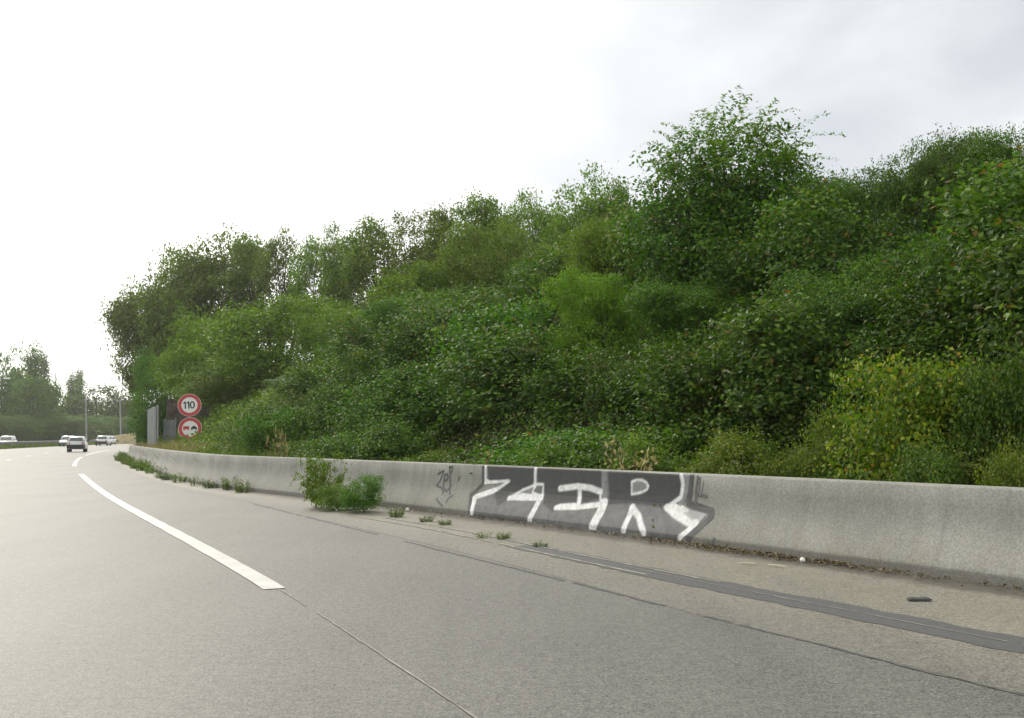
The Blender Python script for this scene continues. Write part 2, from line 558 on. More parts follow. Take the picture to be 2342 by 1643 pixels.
def bank_height(d, s, x, y):
    t = np.clip((d - 0.7) / 8.8, 0, 1)
    h = 4.5 * (t * t * (3 - 2 * t)) ** 0.85 + np.clip(d - 9, 0, 20) * 0.03
    h *= np.interp(s, [0, 60, 100, 130], [1, 1, 0.75, 0.5])
    lump = 0.16 * np.sin(x * 1.7 + 1.3 * np.sin(y * 0.9)) + 0.14 * np.sin(y * 2.1 + 1.1 * np.sin(x * 1.3)) + 0.1 * np.sin(x * 3.9 + y * 3.1)
    return 0.06 + h + lump * np.clip((d - 0.8) / 2.0, 0, 1)


def ground_z(x, y):
    d, s = side([x], [y])
    return float(bank_height(d, s, np.array([x]), np.array([y]))[0]) if d[0] > 0.3 else 0.0


# ground: one wide sheet
v, f = [], []
me = mesh('ground', [(-700, -300, -0.03), (700, -300, -0.03), (700, 900, -0.03), (-700, 900, -0.03)], [(0, 1, 2, 3)])
tag(obj('ground', me, M['grass_ground']), kind='structure')

ss = np.arange(0, LANE[0][-1], 1.0)
v, f = ribbon(LANE, ss, [12.0, 8, 4, 0, -3, -5.5, -8.0], 0.0)
me = mesh('road', v, f)
attr(me, 'edge', np.zeros(len(v)))
attr(me, 'dirt', np.zeros(len(v)))
road = tag(obj('road', me, M['road']), kind='structure')
v, f = ribbon(LANE, ss, [30.0, 22, 15.5], 0.0)
me = mesh('opposite_road', v, f)
attr(me, 'edge', np.zeros(len(v)))
attr(me, 'dirt', np.zeros(len(v)))
tag(obj('opposite_road', me, M['road']), kind='structure')

# hard shoulder between the seam and the barrier
sb = np.arange(0, s_at_y(BARRIER, 110), 0.5)
yb = on(BARRIER, sb)[:, 1]
wid = np.interp(yb, [-6, 1, 8.4, 16.7, 21.5, 25.2, 110], [3.6, 3.45, 3.18, 2.2, 1.4, 0.95, 0.9])
cols = [0.05, 0.35, 0.62, 0.95, 1.3]
V = []
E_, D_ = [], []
for i, s in enumerate(sb):
    w = wid[i]
    offs = [0.02, 0.4, 0.72, 0.75 + (w - 0.75) * 0.5, w]
    for k, o in enumerate(offs):
        p = on(BARRIER, s, o)[0]
        V.append((p[0], p[1], 0.0018))
        E_.append(1.0 if k < 4 and yb[i] < 18 or k < 3 else (0.6 if k == 3 else (0.35 if yb[i] < 18 else 0.0)))
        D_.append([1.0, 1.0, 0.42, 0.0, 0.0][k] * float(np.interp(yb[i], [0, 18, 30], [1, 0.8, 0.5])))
n, m = len(sb), 5
i, j = np.meshgrid(np.arange(n - 1), np.arange(m - 1), indexing='ij')
a = (i * m + j).ravel()
me = mesh('hard_shoulder', V, np.c_[a, a + 1, a + m + 1, a + m])
attr(me, 'edge', E_)
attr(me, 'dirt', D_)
shoulder = tag(obj('hard_shoulder', me, M['shoulder']), kind='structure')


def stripe(name, curve, y0, y1, o0, o1, z, mat, parent, step=0.4, rag=0.0, seed=0, gaps=0.0):
    s0, s1 = s_at_y(curve, y0), s_at_y(curve, y1)
    s = np.linspace(s0, s1, max(2, int((s1 - s0) / step)))
    rg = random.Random(seed)
    a = on(curve, s, o0)
    b = on(curve, s, o1)
    V, F = [], []
    for k in range(len(s)):
        e = rag * (rg.random() - 0.5)
        g2 = rag * (rg.random() - 0.5)
        d = b[k] - a[k]
        V += [(*(a[k] + d * e), z), (*(b[k] + d * g2), z)]
    F = [(2 * k, 2 * k + 1, 2 * k + 3, 2 * k + 2) for k in range(len(s) - 1) if math.sin(k * 0.37 + seed) + math.sin(k * 0.151 + 2 * seed) + rg.uniform(-.8, .8) > gaps * 4 - 2.4]
    return obj(name, mesh(name, V, F), mat, parent)


for k, (y0, y1) in enumerate([(8.47, 34.6), (43.7, 64.2), (69.2, 97.0), (-14.5, -4.2)]):
    stripe('lane_dash', LANE, y0, y1, 0.01, 0.19, 0.006, M['lane'], road, 0.35, 0.06, k)
stripe('worn_line', LANE, -4.0, 8.45, 0.066, 0.076, 0.005, M['pale_line'], road, 0.1, 0.9, 9, 0.2)
y = 10.0
k = 0
while y < 150:
    stripe('lane_dash', LANE, y, y + 2.7, 3.55, 3.7, 0.006, M['lane'], road, 0.5, 0.05, 20 + k)
    y += 11.6
    k += 1
stripe('edge_line', LANE, -10, 150, 10.2, 10.4, 0.006, M['lane'], road, 2.0)
stripe('seam_line', SEAM, -4.5, 19, -0.016, 0.016, 0.0035, M['seam'], shoulder, 0.12, 0.9, 3, 0.3)
stripe('tar_strip', GUTTER, -2, 11.6, -0.22, 0.19, 0.0045, M['tar'], shoulder, 0.16, 0.13, 4)
stripe('gutter_edge', GUTTER, -2, 10.2, -0.035, -0.022, 0.0075, M['pale_line'], shoulder, 0.1, 0.9, 5, 0.3)
stripe('gutter_edge', GUTTER, 9.2, 16.2, 0.10, 0.14, 0.0075, M['pale_line'], shoulder, 0.1, 0.5, 6, 0.2)
stripe('gutter_edge', GUTTER, 8.6, 15.6, -0.16, -0.125, 0.0075, M['pale_line'], shoulder, 0.1, 0.6, 7, 0.2)

# bank behind the barrier
gx, gy = np.meshgrid(np.arange(-45, 46.01, 0.5), np.arange(-12, 150.01, 0.5), indexing='ij')
d, s = side(gx.ravel(), gy.ravel())
hz = bank_height(d, s, gx.ravel(), gy.ravel())
n, m = gx.shape
i, j = np.meshgrid(np.arange(n - 1), np.arange(m - 1), indexing='ij')
a = (i * m + j).ravel()
quads = np.c_[a, a + m, a + m + 1, a + 1]
keep = (d[quads].min(axis=1) > -0.15)
quads = quads[keep]
used = np.unique(quads)
remap = np.zeros(len(d), int)
remap[used] = np.arange(len(used))
V = np.c_[gx.ravel(), gy.ravel(), hz][used]
low = d[used] < 0.3
V[low, 2] = 0.02
tag(obj('embankment', mesh('embankment', V, remap[quads], True), M['soil']), kind='structure')

# concrete barrier: one long cast wall
s = np.arange(0, BARRIER[0][-1], 0.5)
V, H_, A_ = [], [], []
for o, z in PROF:
    pass
pts = [on(BARRIER, s, o) for o, z in PROF]
m = len(PROF)
V = np.zeros((len(s), m, 3))
for k, (o, z) in enumerate(PROF):
    V[:, k, :2] = pts[k]
    V[:, k, 2] = z
i, j = np.meshgrid(np.arange(len(s) - 1), np.arange(m - 1), indexing='ij')
a = (i * m + j).ravel()
me = mesh('concrete_barrier', V.reshape(-1, 3), np.c_[a, a + m, a + m + 1, a + 1])
me.polygons.foreach_set('use_smooth', np.tile([3 < k < len(PROF) - 2 for k in range(len(PROF) - 1)], len(s) - 1))
attr(me, 'h', V[:, :, 2].ravel())
attr(me, 'along', np.repeat(s, m))
barrier = tag(obj('concrete_barrier', me, M['concrete']), 'long curved grey concrete safety barrier with black and white graffiti', 'barrier')


def wall_pt(s, t, lift):
    """points on the road face: s along the barrier, t metres down the face from its top edge"""
    o = np.interp(t, FLEN, FACE[:, 0])
    z = np.interp(t, FLEN, FACE[:, 1])
    o1, z1 = np.interp(t + .01, FLEN, FACE[:, 0]), np.interp(t + .01, FLEN, FACE[:, 1])
    o0, z0 = np.interp(t - .01, FLEN, FACE[:, 0]), np.interp(t - .01, FLEN, FACE[:, 1])
    no, nz = -(z1 - z0), (o1 - o0)
    ln = np.sqrt(no**2 + nz**2) + 1e-9
    q = on(BARRIER, s, o + lift * no / ln)
    return np.c_[q, z + lift * nz / ln]


def seg_dist(px, py, a, b):
    ax, ay, bx, by = *a, *b
    L2 = (bx - ax)**2 + (by - ay)**2 + 1e-9
    t = np.clip(((px - ax) * (bx - ax) + (py - ay) * (by - ay)) / L2, 0, 1)
    return np.hypot(px - ax - t * (bx - ax), py - ay - t * (by - ay))


def poly_sd(px, py, poly):
    dmin = np.full(px.shape, 9.0)
    inside = np.zeros(px.shape, bool)
    for k in range(len(poly)):
        a, b = poly[k - 1], poly[k]
        dmin = np.minimum(dmin, seg_dist(px, py, a, b))
        c = (a[1] > py) != (b[1] > py)
        xx = (b[0] - a[0]) * (py - a[1]) / (b[1] - a[1] + 1e-12) + a[0]
        inside ^= c & (px < xx)
    return np.where(inside, dmin, -dmin)


def paint_patch(name, s0, s1, t0, t1, ds, dt, fn, lift=0.004):
    sg_, tg_ = np.arange(s0, s1, ds), np.arange(t0, t1, dt)
    SS, TT = np.meshgrid(sg_, tg_, indexing='ij')
    tone, cov = fn(SS, TT)
    n, m = SS.shape
    P = wall_pt(SS.ravel(), TT.ravel(), lift)
    i, j = np.meshgrid(np.arange(n - 1), np.arange(m - 1), indexing='ij')
    a = (i * m + j).ravel()
    q = np.c_[a, a + 1, a + m + 1, a + m]
    q = q[cov.ravel()[q].max(axis=1) > 0.08]
    used = np.unique(q)
    rm = np.zeros(n * m, int)
    rm[used] = np.arange(len(used))
    me = mesh(name, P[used], rm[q])
    attr(me, 'tone', tone.ravel()[used])
    attr(me, 'cover', cov.ravel()[used])
    return obj(name, me, M['spray'], barrier)


TONE = {'base': 0.115, 'dark': 0.036, 'grey': 0.2, 'pale': 0.32, 'white': 0.66, 'darkline': 0.06, 'thin': 0.10}
POLY=[('base',1,[(25.36,0.007),(21.12,0.021),(21.06,0.118),(21.06,0.242),(21.3,0.409),(21.06,0.527),(20.78,0.596),(20.94,0.811),(21.52,0.824),(21.96,0.824),(22.56,0.818),(23.32,0.804),(24.02,0.776),(25.44,0.811),(25.46,0.721),(25.54,0.492),(24.74,0.236),(25.3,0.242)]),('dark',1,[(25.36,0.007),(24.14,0.014),(24.12,0.229),(24.38,0.353),(24.66,0.492),(24.88,0.61),(25.08,0.43),(24.72,0.236),(25.3,0.229)]),('dark',1,[(24.04,0.014),(22.6,0.014),(22.58,0.242),(23.08,0.194),(23.48,0.222),(23.42,0.52),(23.48,0.624),(23.78,0.506),(23.86,0.215),(24.02,0.208)]),('dark',1,[(23.48,0.319),(23.1,0.284),(23.06,0.457),(23.44,0.485)]),('dark',1,[(22.98,0.277),(22.6,0.305),(22.6,0.381),(22.94,0.457)]),('dark',1,[(22.46,0.021),(21.12,0.021),(21.06,0.173),(21.12,0.305),(21.34,0.409),(22.0,0.402),(22.38,0.443)]),('grey',1,[(21.96,0.132),(21.8,0.111),(21.68,0.152),(21.7,0.222),(21.96,0.284)]),('pale',0.9,[(20.98,0.395),(20.58,0.45),(20.68,0.589),(20.92,0.533)]),('grey',0.9,[(21.04,0.028),(20.94,0.028),(20.96,0.236),(21.0,0.381),(21.12,0.402),(21.04,0.242)]),('grey',0.8,[(24.68,0.409),(24.14,0.27),(24.1,0.388),(24.42,0.416)]),('bare',0.85,[(23.98,0.755),(23.82,0.755),(23.8,0.811),(23.98,0.811)]),('bare',0.85,[(22.66,0.769),(22.4,0.762),(22.4,0.804),(22.66,0.804)]),('bare',0.85,[(21.96,0.762),(21.5,0.748),(21.5,0.797),(21.96,0.818)]),('darkline',1,[(25.44,0.769),(24.02,0.762),(23.98,0.804),(25.44,0.818)]),('darkline',1,[(21.42,0.755),(20.98,0.762),(20.96,0.818),(21.42,0.818)])]
STR=[('white',[(25.42,0.0),(25.38,0.27)],0.075),('white',[(25.4,0.256),(25.02,0.236),(24.76,0.215)],0.055),('white',[(24.74,0.222),(25.12,0.367),(25.56,0.499)],0.05),('white',[(25.12,0.374),(25.56,0.499),(25.54,0.603),(25.5,0.748)],0.13),('white',[(24.1,0.0),(24.08,0.27)],0.085),('white',[(24.1,0.256),(24.38,0.339),(24.66,0.471)],0.055),('white',[(24.66,0.471),(24.32,0.43),(23.9,0.43)],0.11),('white',[(24.08,0.242),(23.88,0.236),(23.86,0.443)],0.05),('white',[(24.08,0.249),(24.12,0.36),(23.94,0.395)],0.05),('white',[(23.9,0.436),(23.92,0.575),(23.96,0.748)],0.16),('white',[(23.48,0.277),(23.08,0.229),(22.8,0.242),(22.58,0.284)],0.11),('white',[(23.04,0.263),(22.98,0.499)],0.11),('white',[(23.46,0.547),(22.98,0.513),(22.48,0.436)],0.1),('grey',[(22.54,0.007),(22.5,0.312),(22.48,0.43)],0.15),('white',[(22.58,0.333),(22.54,0.43)],0.06),('white',[(22.48,0.436),(22.48,0.533),(22.54,0.755)],0.22),('white',[(21.98,0.132),(21.88,0.104),(21.78,0.104),(21.7,0.132),(21.66,0.173),(21.68,0.215),(21.76,0.249),(21.86,0.27),(21.96,0.284),(21.98,0.132)],0.04),('white',[(21.9,0.45),(21.9,0.575),(21.92,0.748)],0.13),('white',[(21.9,0.45),(21.72,0.561),(21.54,0.748)],0.12),('white',[(21.08,0.021),(21.04,0.132),(21.06,0.277),(21.28,0.409)],0.075),('white',[(21.28,0.409),(21.06,0.506),(20.82,0.575),(20.72,0.568)],0.12),('white',[(20.7,0.561),(20.8,0.672),(20.9,0.755)],0.1),('white',[(21.02,0.395),(20.92,0.43)],0.06),('darkline',[(25.5,0.0),(25.46,0.291),(25.72,0.471),(25.58,0.741)],0.075),('darkline',[(20.9,0.028),(20.92,0.346),(20.52,0.409),(20.5,0.471),(20.64,0.63),(20.76,0.755)],0.1),('thin',[(20.8,0.035),(20.82,0.229),(20.8,0.333)],0.05),('thin',[(20.76,0.048),(20.76,0.187),(20.78,0.249),(20.62,0.256)],0.028),('thin',[(20.7,0.09),(20.72,0.229),(20.64,0.249)],0.025),('thin',[(20.34,0.721),(20.38,0.804)],0.04)]
TAG=[[(26.84,0.18),(26.66,0.118),(26.74,0.277),(26.84,0.367),(26.64,0.395)],[(26.62,0.222),(26.62,0.353),(26.54,0.443)],[(26.62,0.187),(26.54,0.166),(26.5,0.229),(26.54,0.27),(26.6,0.277)],[(26.56,0.409),(26.46,0.45),(26.42,0.388),(26.38,0.346)],[(26.48,0.083),(26.44,0.215),(26.4,0.374),(26.34,0.492)],[(26.4,0.042),(26.4,0.139)],[(26.14,0.208),(26.18,0.256)],[(26.68,0.582),(26.58,0.637),(26.42,0.693)],[(26.34,0.624),(26.34,0.561),(26.24,0.506)],[(26.6,0.43),(26.56,0.492)]]

WHITE_FILL=[[(25.36,0.201),(25.26,0.236),(24.76,0.208),(24.74,0.222),(25.24,0.277),(25.36,0.284)],[(24.72,0.215),(25.12,0.346),(25.46,0.443),(25.64,0.499),(25.58,0.61),(25.48,0.603),(25.52,0.499),(25.06,0.402)],[(24.7,0.492),(24.38,0.381),(24.16,0.388),(23.84,0.367),(23.82,0.457),(23.98,0.471),(24.28,0.492)],[(23.46,0.568),(23.42,0.492),(23.08,0.457),(22.92,0.485),(22.98,0.533),(23.26,0.54)],[(22.92,0.533),(22.9,0.464),(22.58,0.43),(22.44,0.367),(22.4,0.457),(22.48,0.499),(22.6,0.492)],[(21.34,0.409),(21.14,0.36),(20.9,0.43),(20.98,0.45),(20.78,0.554),(20.68,0.547),(20.7,0.617),(20.84,0.589),(21.06,0.533)],[(21.9,0.43),(21.82,0.457),(21.68,0.561),(21.76,0.568),(21.84,0.533),(21.88,0.596),(21.94,0.589)]]
HOLE=[(21.98,0.132),(21.88,0.104),(21.78,0.104),(21.7,0.132),(21.66,0.173),(21.68,0.215),(21.76,0.249),(21.86,0.27),(21.96,0.284)]


def sm(x, w=0.012):
    return np.clip(x / (2 * w) + 0.5, 0, 1)


def zer(SS, TT):
    tone = np.full(SS.shape, 0.09)
    cov = np.zeros(SS.shape)

    def lay(t, a):
        nonlocal tone, cov
        tone = np.where(cov + a > 0.001, (tone * cov * (1 - a) + t * a) / np.maximum(cov * (1 - a) + a, 1e-4), t)
        cov = cov * (1 - a) + a
    def strokes(kinds):
        for kind, pts, w in STR:
            if kind in kinds:
                w = w * 0.72
                dd = np.full(SS.shape, 9.0)
                for a, b in zip(pts[:-1], pts[1:]):
                    dd = np.minimum(dd, seg_dist(SS, TT, a, b))
                lay(TONE[kind], sm(w / 2 - dd, 0.02 if kind != 'white' else 0.012) * (0.85 if kind == 'thin' else 1.0))
    strokes(('darkline', 'thin'))
    for kind, al, pts in POLY:
        a = sm(poly_sd(SS, TT, pts), 0.015) * al
        if kind == 'bare':
            cov = cov * (1 - a)
        else:
            lay(TONE[kind], a)
    strokes(('grey',))
    lay(TONE['grey'], sm(poly_sd(SS, TT, HOLE), 0.012))
    for pts in WHITE_FILL:
        lay(TONE['white'], sm(poly_sd(SS, TT, pts), 0.01))
    strokes(('white',))
    return tone, cov


def scribble(SS, TT):
    dd = np.full(SS.shape, 9.0)
    for st in TAG:
        for a, b in zip(st[:-1], st[1:]):
            dd = np.minimum(dd, seg_dist(SS, TT, a, b))
    return np.full(SS.shape, 0.07), sm(0.018 - dd, 0.012) * 0.85


smin = min(p[0] for q in STR for p in q[1])
smax = max(p[0] for q in STR for p in q[1])
o = paint_patch('graffiti', smin - 0.2, smax + 0.2, 0.004, 0.80, 0.014, 0.0125, zer)
o['label'] = 'large black grey and white spray painted letters ZER'
tmin = min(p[0] for q in TAG for p in q)
tmax = max(p[0] for q in TAG for p in q)
o = paint_patch('graffiti_scribble', tmin - 0.1, tmax + 0.1, 0.02, 0.8, 0.012, 0.012, scribble)
o['label'] = 'thin dark scribbled tag beside the big letters'

# ------------------------------------------------------------------ plants
def unit(a):
    return a / (np.linalg.norm(a, axis=-1, keepdims=True) + 1e-9)


def leaf_quads(rng, P, bias, L, W, spread=0.75, axis=None):
    """one small pointed blade per point"""
    n = len(P)
    nrm = unit(bias + rng.normal(0, spread, (n, 3)))
    a = rng.normal(0, 1, (n, 3)) if axis is None else axis + rng.normal(0, 0.35, (n, 3))
    a = unit(a - nrm * np.sum(a * nrm, axis=1, keepdims=True))
    b = np.cross(nrm, a)
    sz = rng.uniform(0.65, 1.25, (n, 1))
    L, W = L * sz, W * sz
    V = np.stack([P - a * L * 0.5, P + b * W * 0.5 - a * L * 0.06 + nrm * W * 0.12, P + a * L * 0.5, P - b * W * 0.5 - a * L * 0.06 + nrm * W * 0.12], axis=1)
    return V.reshape(-1, 3)


def leaf_mesh(name, V, v, c):
    n = len(V) // 4
    me = mesh(name, V, np.arange(n * 4, dtype=np.int32).reshape(n, 4))
    attr(me, 'v', v, 'FACE')
    attr(me, 'c', c, 'FACE')
    return me


def clumps(rng, lobes, count, shell=0.5, lump=0.22, zmin=None):
    w = np.array([(l[3] * l[4] + l[4] * l[5] + l[3] * l[5]) for l in lobes])
    out, nor = [], []
    ph = rng.uniform(0, 6.28, 6)
    for l, k in zip(lobes, rng.multinomial(count, w / w.sum())):
        d = unit(rng.normal(0, 1, (k, 3)))
        r = 1 - shell * rng.random((k, 1)) ** 1.6
        f = 1 + lump * (np.sin(d[:, :1] * 5 + ph[0]) * np.sin(d[:, 1:2] * 4 + ph[1]) + 0.7 * np.sin(d[:, 2:] * 6 + ph[2] + d[:, :1] * 3))
        p = np.array(l[:3]) + d * r * f * np.array(l[3:6])
        out.append(p)
        nor.append(d)
    out, nor = np.vstack(out), np.vstack(nor)
    if zmin is not None:
        k = out[:, 2] > zmin
        out, nor = out[k], nor[k]
    return out, nor


def foliage(name, seed, lobes, count, per, rc, L, W, shell=0.5, lump=0.22, zmin=0.05, flat=0.6, spread=0.75, canes=None):
    rng = np.random.default_rng(seed)
    C, Nn = clumps(rng, lobes, count, shell, lump, zmin)
    k = len(C)
    sz = rng.uniform(0.55, 1.35, k)
    num = np.maximum(3, (per * sz).astype(int))
    idx = np.repeat(np.arange(k), num)
    off = rng.normal(0, 1, (len(idx), 3)) * (rc * sz)[idx, None] * np.array([1, 1, flat])
    P = C[idx] + off
    bias = unit(Nn[idx] * 0.5 + np.array([0, 0, 0.8]) + off * 0.3 / rc)
    P[:, 2] = np.maximum(P[:, 2], 0.02 + rng.random(len(P)) * 0.1)
    cc = np.clip(rng.random(k)[idx] + rng.normal(0, 0.08, len(P)), 0, 1)
    if canes:                                   # long shoots arching out of the mass, leaves along both sides
        cn, cl, cp = canes
        P2, B2, c2 = [], [], []
        for i in rng.choice(k, min(cn, k), replace=False):
            dr = unit(Nn[i] + rng.normal(0, .5, 3) + np.array([0, 0, .5]))
            ln = cl * rng.uniform(.45, 1.3)
            u = np.linspace(0, 1, cp)[:, None]
            q = C[i] + dr * ln * u + np.array([0, 0, -.45]) * ln * u**2 + rng.normal(0, L * .3, (cp, 3))
            P2.append(q)
            B2.append(np.tile(unit(dr * .4 + np.array([0, 0, .8])), (cp, 1)))
            c2.append(np.full(cp, rng.uniform(.3, 1)))
        P, bias, cc = np.vstack([P] + P2), np.vstack([bias] + B2), np.concatenate([cc] + c2)
        P[:, 2] = np.maximum(P[:, 2], 0.03)
    V = leaf_quads(rng, P, bias, L, W, spread)
    return leaf_mesh(name, V, rng.random(len(P)), cc), C


def sprays(name, seed, lobes, count, tw_len, per, L, W, zmin=0.3):
    """feathery crown: thin arching twigs with leaflets set along both sides"""
    rng = np.random.default_rng(seed)
    C, Nn = clumps(rng, lobes, count, 0.75, 0.25, zmin)
    P, A, B, v, c = [], [], [], [], []
    for p, d in zip(C, Nn):
        ln = tw_len * rng.uniform(0.6, 1.3)
        dr = unit(d + rng.normal(0, 0.45, 3) + np.array([0, 0, 0.25]))
        u = np.linspace(0.05, 1, per)[:, None]
        q = p + dr * ln * u + np.array([0, 0, -0.35]) * ln * u**2
        lat = unit(np.cross(dr, [0, 0, 1.0]) + 1e-6)
        sgn = np.where(np.arange(per) % 2, 1, -1)[:, None]
        P.append(q + lat * sgn * L * 0.5 * (1.15 - 0.6 * u))
        A.append(lat * sgn + dr * 0.5 - np.array([0, 0, 0.25]))
        B.append(np.tile([0, 0, 1.0], (per, 1)))
        v.append(rng.random(per))
        c.append(np.full(per, rng.random()))
    P, A, B = np.vstack(P), np.vstack(A), np.vstack(B)
    P += rng.normal(0, 0.02, P.shape)
    V = leaf_quads(rng, P, B, L, W, 0.5, A)
    return leaf_mesh(name, V, np.concatenate(v), np.concatenate(c)), C


def wood(name, seed, C, base_r, top, nb, start=0.18, lean=0.0, stems=1):
    rng = np.random.default_rng(seed + 999)
    mb = MB()
    for k in range(stems):
        ang = rng.uniform(0, 6.28)
        sp = 0.0 if stems == 1 else 0.16 * top
        x1, y1 = math.cos(ang) * sp + lean * top, math.sin(ang) * sp
        path = []
        for t in np.linspace(0, 1, 6):
            path.append((x1 * t + 0.02 * top * math.sin(t * 5 + k) + (0.02 * top * math.cos(ang) if stems > 1 else 0), y1 * t + 0.02 * top * math.sin(t * 4 + 1 + k), top * t - (0.15 if t == 0 else 0)))
        mb.tube(path, [base_r * (1 - 0.8 * t) for t in np.linspace(0, 1, 6)], 7)
        for ci in rng.choice(len(C), size=min(len(C), nb // stems), replace=False):
            e = Vector(C[ci])
            t = float(np.clip(e.z / top * rng.uniform(0.35, 0.75), start, 0.93))
            i = int(t * 5)
            a = Vector(path[i]).lerp(Vector(path[min(i + 1, 5)]), t * 5 - i)
            mid = a.lerp(e, 0.5) + Vector((0, 0, 0.08 * (e - a).length))
            r0 = base_r * (1 - 0.8 * t) * 0.5
            mb.tube([a, mid, e], [r0, r0 * 0.6, r0 * 0.22], 4)
    return mesh(name, mb.v, mb.f, True)


class Kind:
    def __init__(self, crown, trunk):
        self.crown, self.trunk = crown, trunk
        co = np.empty(len(crown.vertices) * 3, np.float32)
        crown.vertices.foreach_get('co', co)
        co = co.reshape(-1, 3)
        self.h = float(np.percentile(co[:, 2], 99.7))
        self.w = float(np.percentile(co[:, 0], 99) - np.percentile(co[:, 0], 1))


def plant(kind, name, loc, h, w, mat, label, cat, group=None, rz=0.0, parts=('crown', 'trunk'), tilt=0.0, bark='bark'):
    root = empty(name, loc, rz)
    root.rotation_euler = (0, -tilt, rz)
    k, kx = h / kind.h, w / kind.w
    root.scale = (kx, kx, k)
    for part, me, mm in ((parts[0], kind.crown, mat), (parts[1], kind.trunk, M[bark])):
        if me is None:
            continue
        if not me.materials:
            me.materials.append(mm)
        o = bpy.data.objects.new(part, me)
        COL.objects.link(o)
        o.parent = root
        o.material_slots[0].link = 'OBJECT'
        o.material_slots[0].material = mm
    return tag(root, label, cat, group)


def spot(px, dist, top, width, sink=0.15):
    """ground position under a sight line, with the height and width a plant there has"""
    x, y, zt = at(px, top, dist)
    zb = ground_z(x, y) - sink
    return (x, y, zb), zt - zb, width * dist / FPX


def broad(seed, n=560, per=42):
    rg = random.Random(seed)
    lobes = [(0, 0, 6.6, 3.0, 3.0, 3.0)]
    for k in range(7):
        a = rg.uniform(0, 6.28)
        r = rg.uniform(1.2, 2.3)
        lobes.append((r * math.cos(a), r * math.sin(a), rg.uniform(3.6, 8.2), rg.uniform(1.1, 1.9), rg.uniform(1.1, 1.9), rg.uniform(0.9, 1.6)))
    cm, C = foliage('crown', seed, lobes, n, per, 0.36, 0.21, 0.12, 0.45, canes=(130, 1.2, 12))
    return Kind(cm, wood('trunk', seed, C, 0.17, 8.5, 34))


def sparse(seed):
    rg = random.Random(seed)
    lobes = []
    for k in range(9):
        a = rg.uniform(0, 6.28)
        r = rg.uniform(0.3, 2.2)
        lobes.append((r * math.cos(a), r * math.sin(a), 4.2 + 5.2 * k / 9 + rg.uniform(-.5, .5), rg.uniform(.8, 1.4), rg.uniform(.8, 1.4), rg.uniform(.7, 1.3)))
    cm, C = foliage('crown', seed, lobes, 300, 30, 0.3, 0.2, 0.12, 0.6)
    return Kind(cm, wood('trunk', seed, C, 0.15, 9.2, 46))


def bushy(seed):
    rg = random.Random(seed)
    lobes = [(0, 0, 2.4, 2.5, 2.5, 2.2)]
    for k in range(9):
        a = rg.uniform(0, 6.28)
        r = rg.uniform(1.0, 2.3)
        lobes.append((r * math.cos(a), r * math.sin(a), rg.uniform(0.8, 4.2), rg.uniform(.8, 1.3), rg.uniform(.8, 1.3), rg.uniform(.7, 1.1)))
    cm, C = foliage('crown', seed, lobes, 640, 42, 0.26, 0.13, 0.075, 0.4, zmin=0.1, canes=(150, .9, 14))
    return Kind(cm, wood('trunk', seed, C, 0.09, 3.8, 18, 0.05, stems=3))


def thicket(seed):
    rg = random.Random(seed)
    lobes = [(0, 0, 1.3, 1.5, 1.5, 1.3)]
    for k in range(12):
        a = rg.uniform(0, 6.28)
        r = rg.uniform(0.6, 1.5)
        lobes.append((r * math.cos(a), r * math.sin(a), rg.uniform(0.5, 2.5), rg.uniform(.4, .75), rg.uniform(.4, .75), rg.uniform(.3, .55)))
    cm, C = foliage('crown', seed, lobes, 960, 54, 0.13, 0.058, 0.038, 0.4, 0.3, zmin=0.1, canes=(190, .65, 18))
    return Kind(cm, wood('trunk', seed, C, 0.05, 2.3, 18, 0.05, stems=3))


def bank_spot(px, top, width, gap=0.25):
    """like spot(), with the plant standing just clear of the back of the barrier"""
    for dist in np.arange(7, 40, 0.1):
        x, y, zt = at(px, top, dist)
        d, s = side([x], [y])
        if d[0] > width * dist / FPX * 0.42 + 0.25 + gap:
            return spot(px, dist, top, width)


def shrub(seed, L=0.056, W=0.037, n=480, per=38):
    rg = random.Random(seed)
    lobes = [(0, 0, 0.75, 0.95, 0.95, 0.8)]
    for k in range(7):
        a = rg.uniform(0, 6.28)
        r = rg.uniform(.35, 1.0)
        lobes.append((r * math.cos(a), r * math.sin(a), rg.uniform(.4, 1.4), rg.uniform(.3, .55), rg.uniform(.3, .55), rg.uniform(.25, .45)))
    cm, C = foliage('foliage', seed, lobes, n, per, 0.115, L, W, 0.4, zmin=0.05, flat=0.55, canes=(70, .3, 11))
    return Kind(cm, wood('stems', seed, C, 0.022, 1.3, 15, 0.03, stems=3))


def weed(seed, n=26, h=0.5, r=0.2, L=0.07, W=0.03):
    rng = np.random.default_rng(seed)
    mb = MB()
    P, A = [], []
    for k in range(n):
        a, q = rng.uniform(0, 6.28), r * math.sqrt(rng.random())
        hh = h * rng.uniform(0.45, 1.05)
        b = np.array([math.cos(a) * q, math.sin(a) * q, 0])
        t = b * rng.uniform(1.2, 2.0) + np.array([0, 0, hh])
        mb.tube([b - np.array([0, 0, .02]), (b + t) / 2, t], [0.006, 0.005, 0.002], 3)
        m = int(8 + 14 * hh)
        u = rng.uniform(0.1, 1, m)[:, None]
        P.append(b + (t - b) * u + rng.normal(0, 0.03, (m, 3)))
        A.append(np.c_[rng.normal(0, 1, (m, 2)), rng.uniform(-.2, .8, m)])
    P, A = np.vstack(P), np.vstack(A)
    P[:, 2] = np.maximum(P[:, 2], 0.015)
    V = leaf_quads(rng, P, np.tile([0, 0, .6], (len(P), 1)), L, W, 0.8, A)
    return Kind(leaf_mesh('foliage', V, rng.random(len(P)), rng.random(len(P))), mesh('stems', mb.v, mb.f))


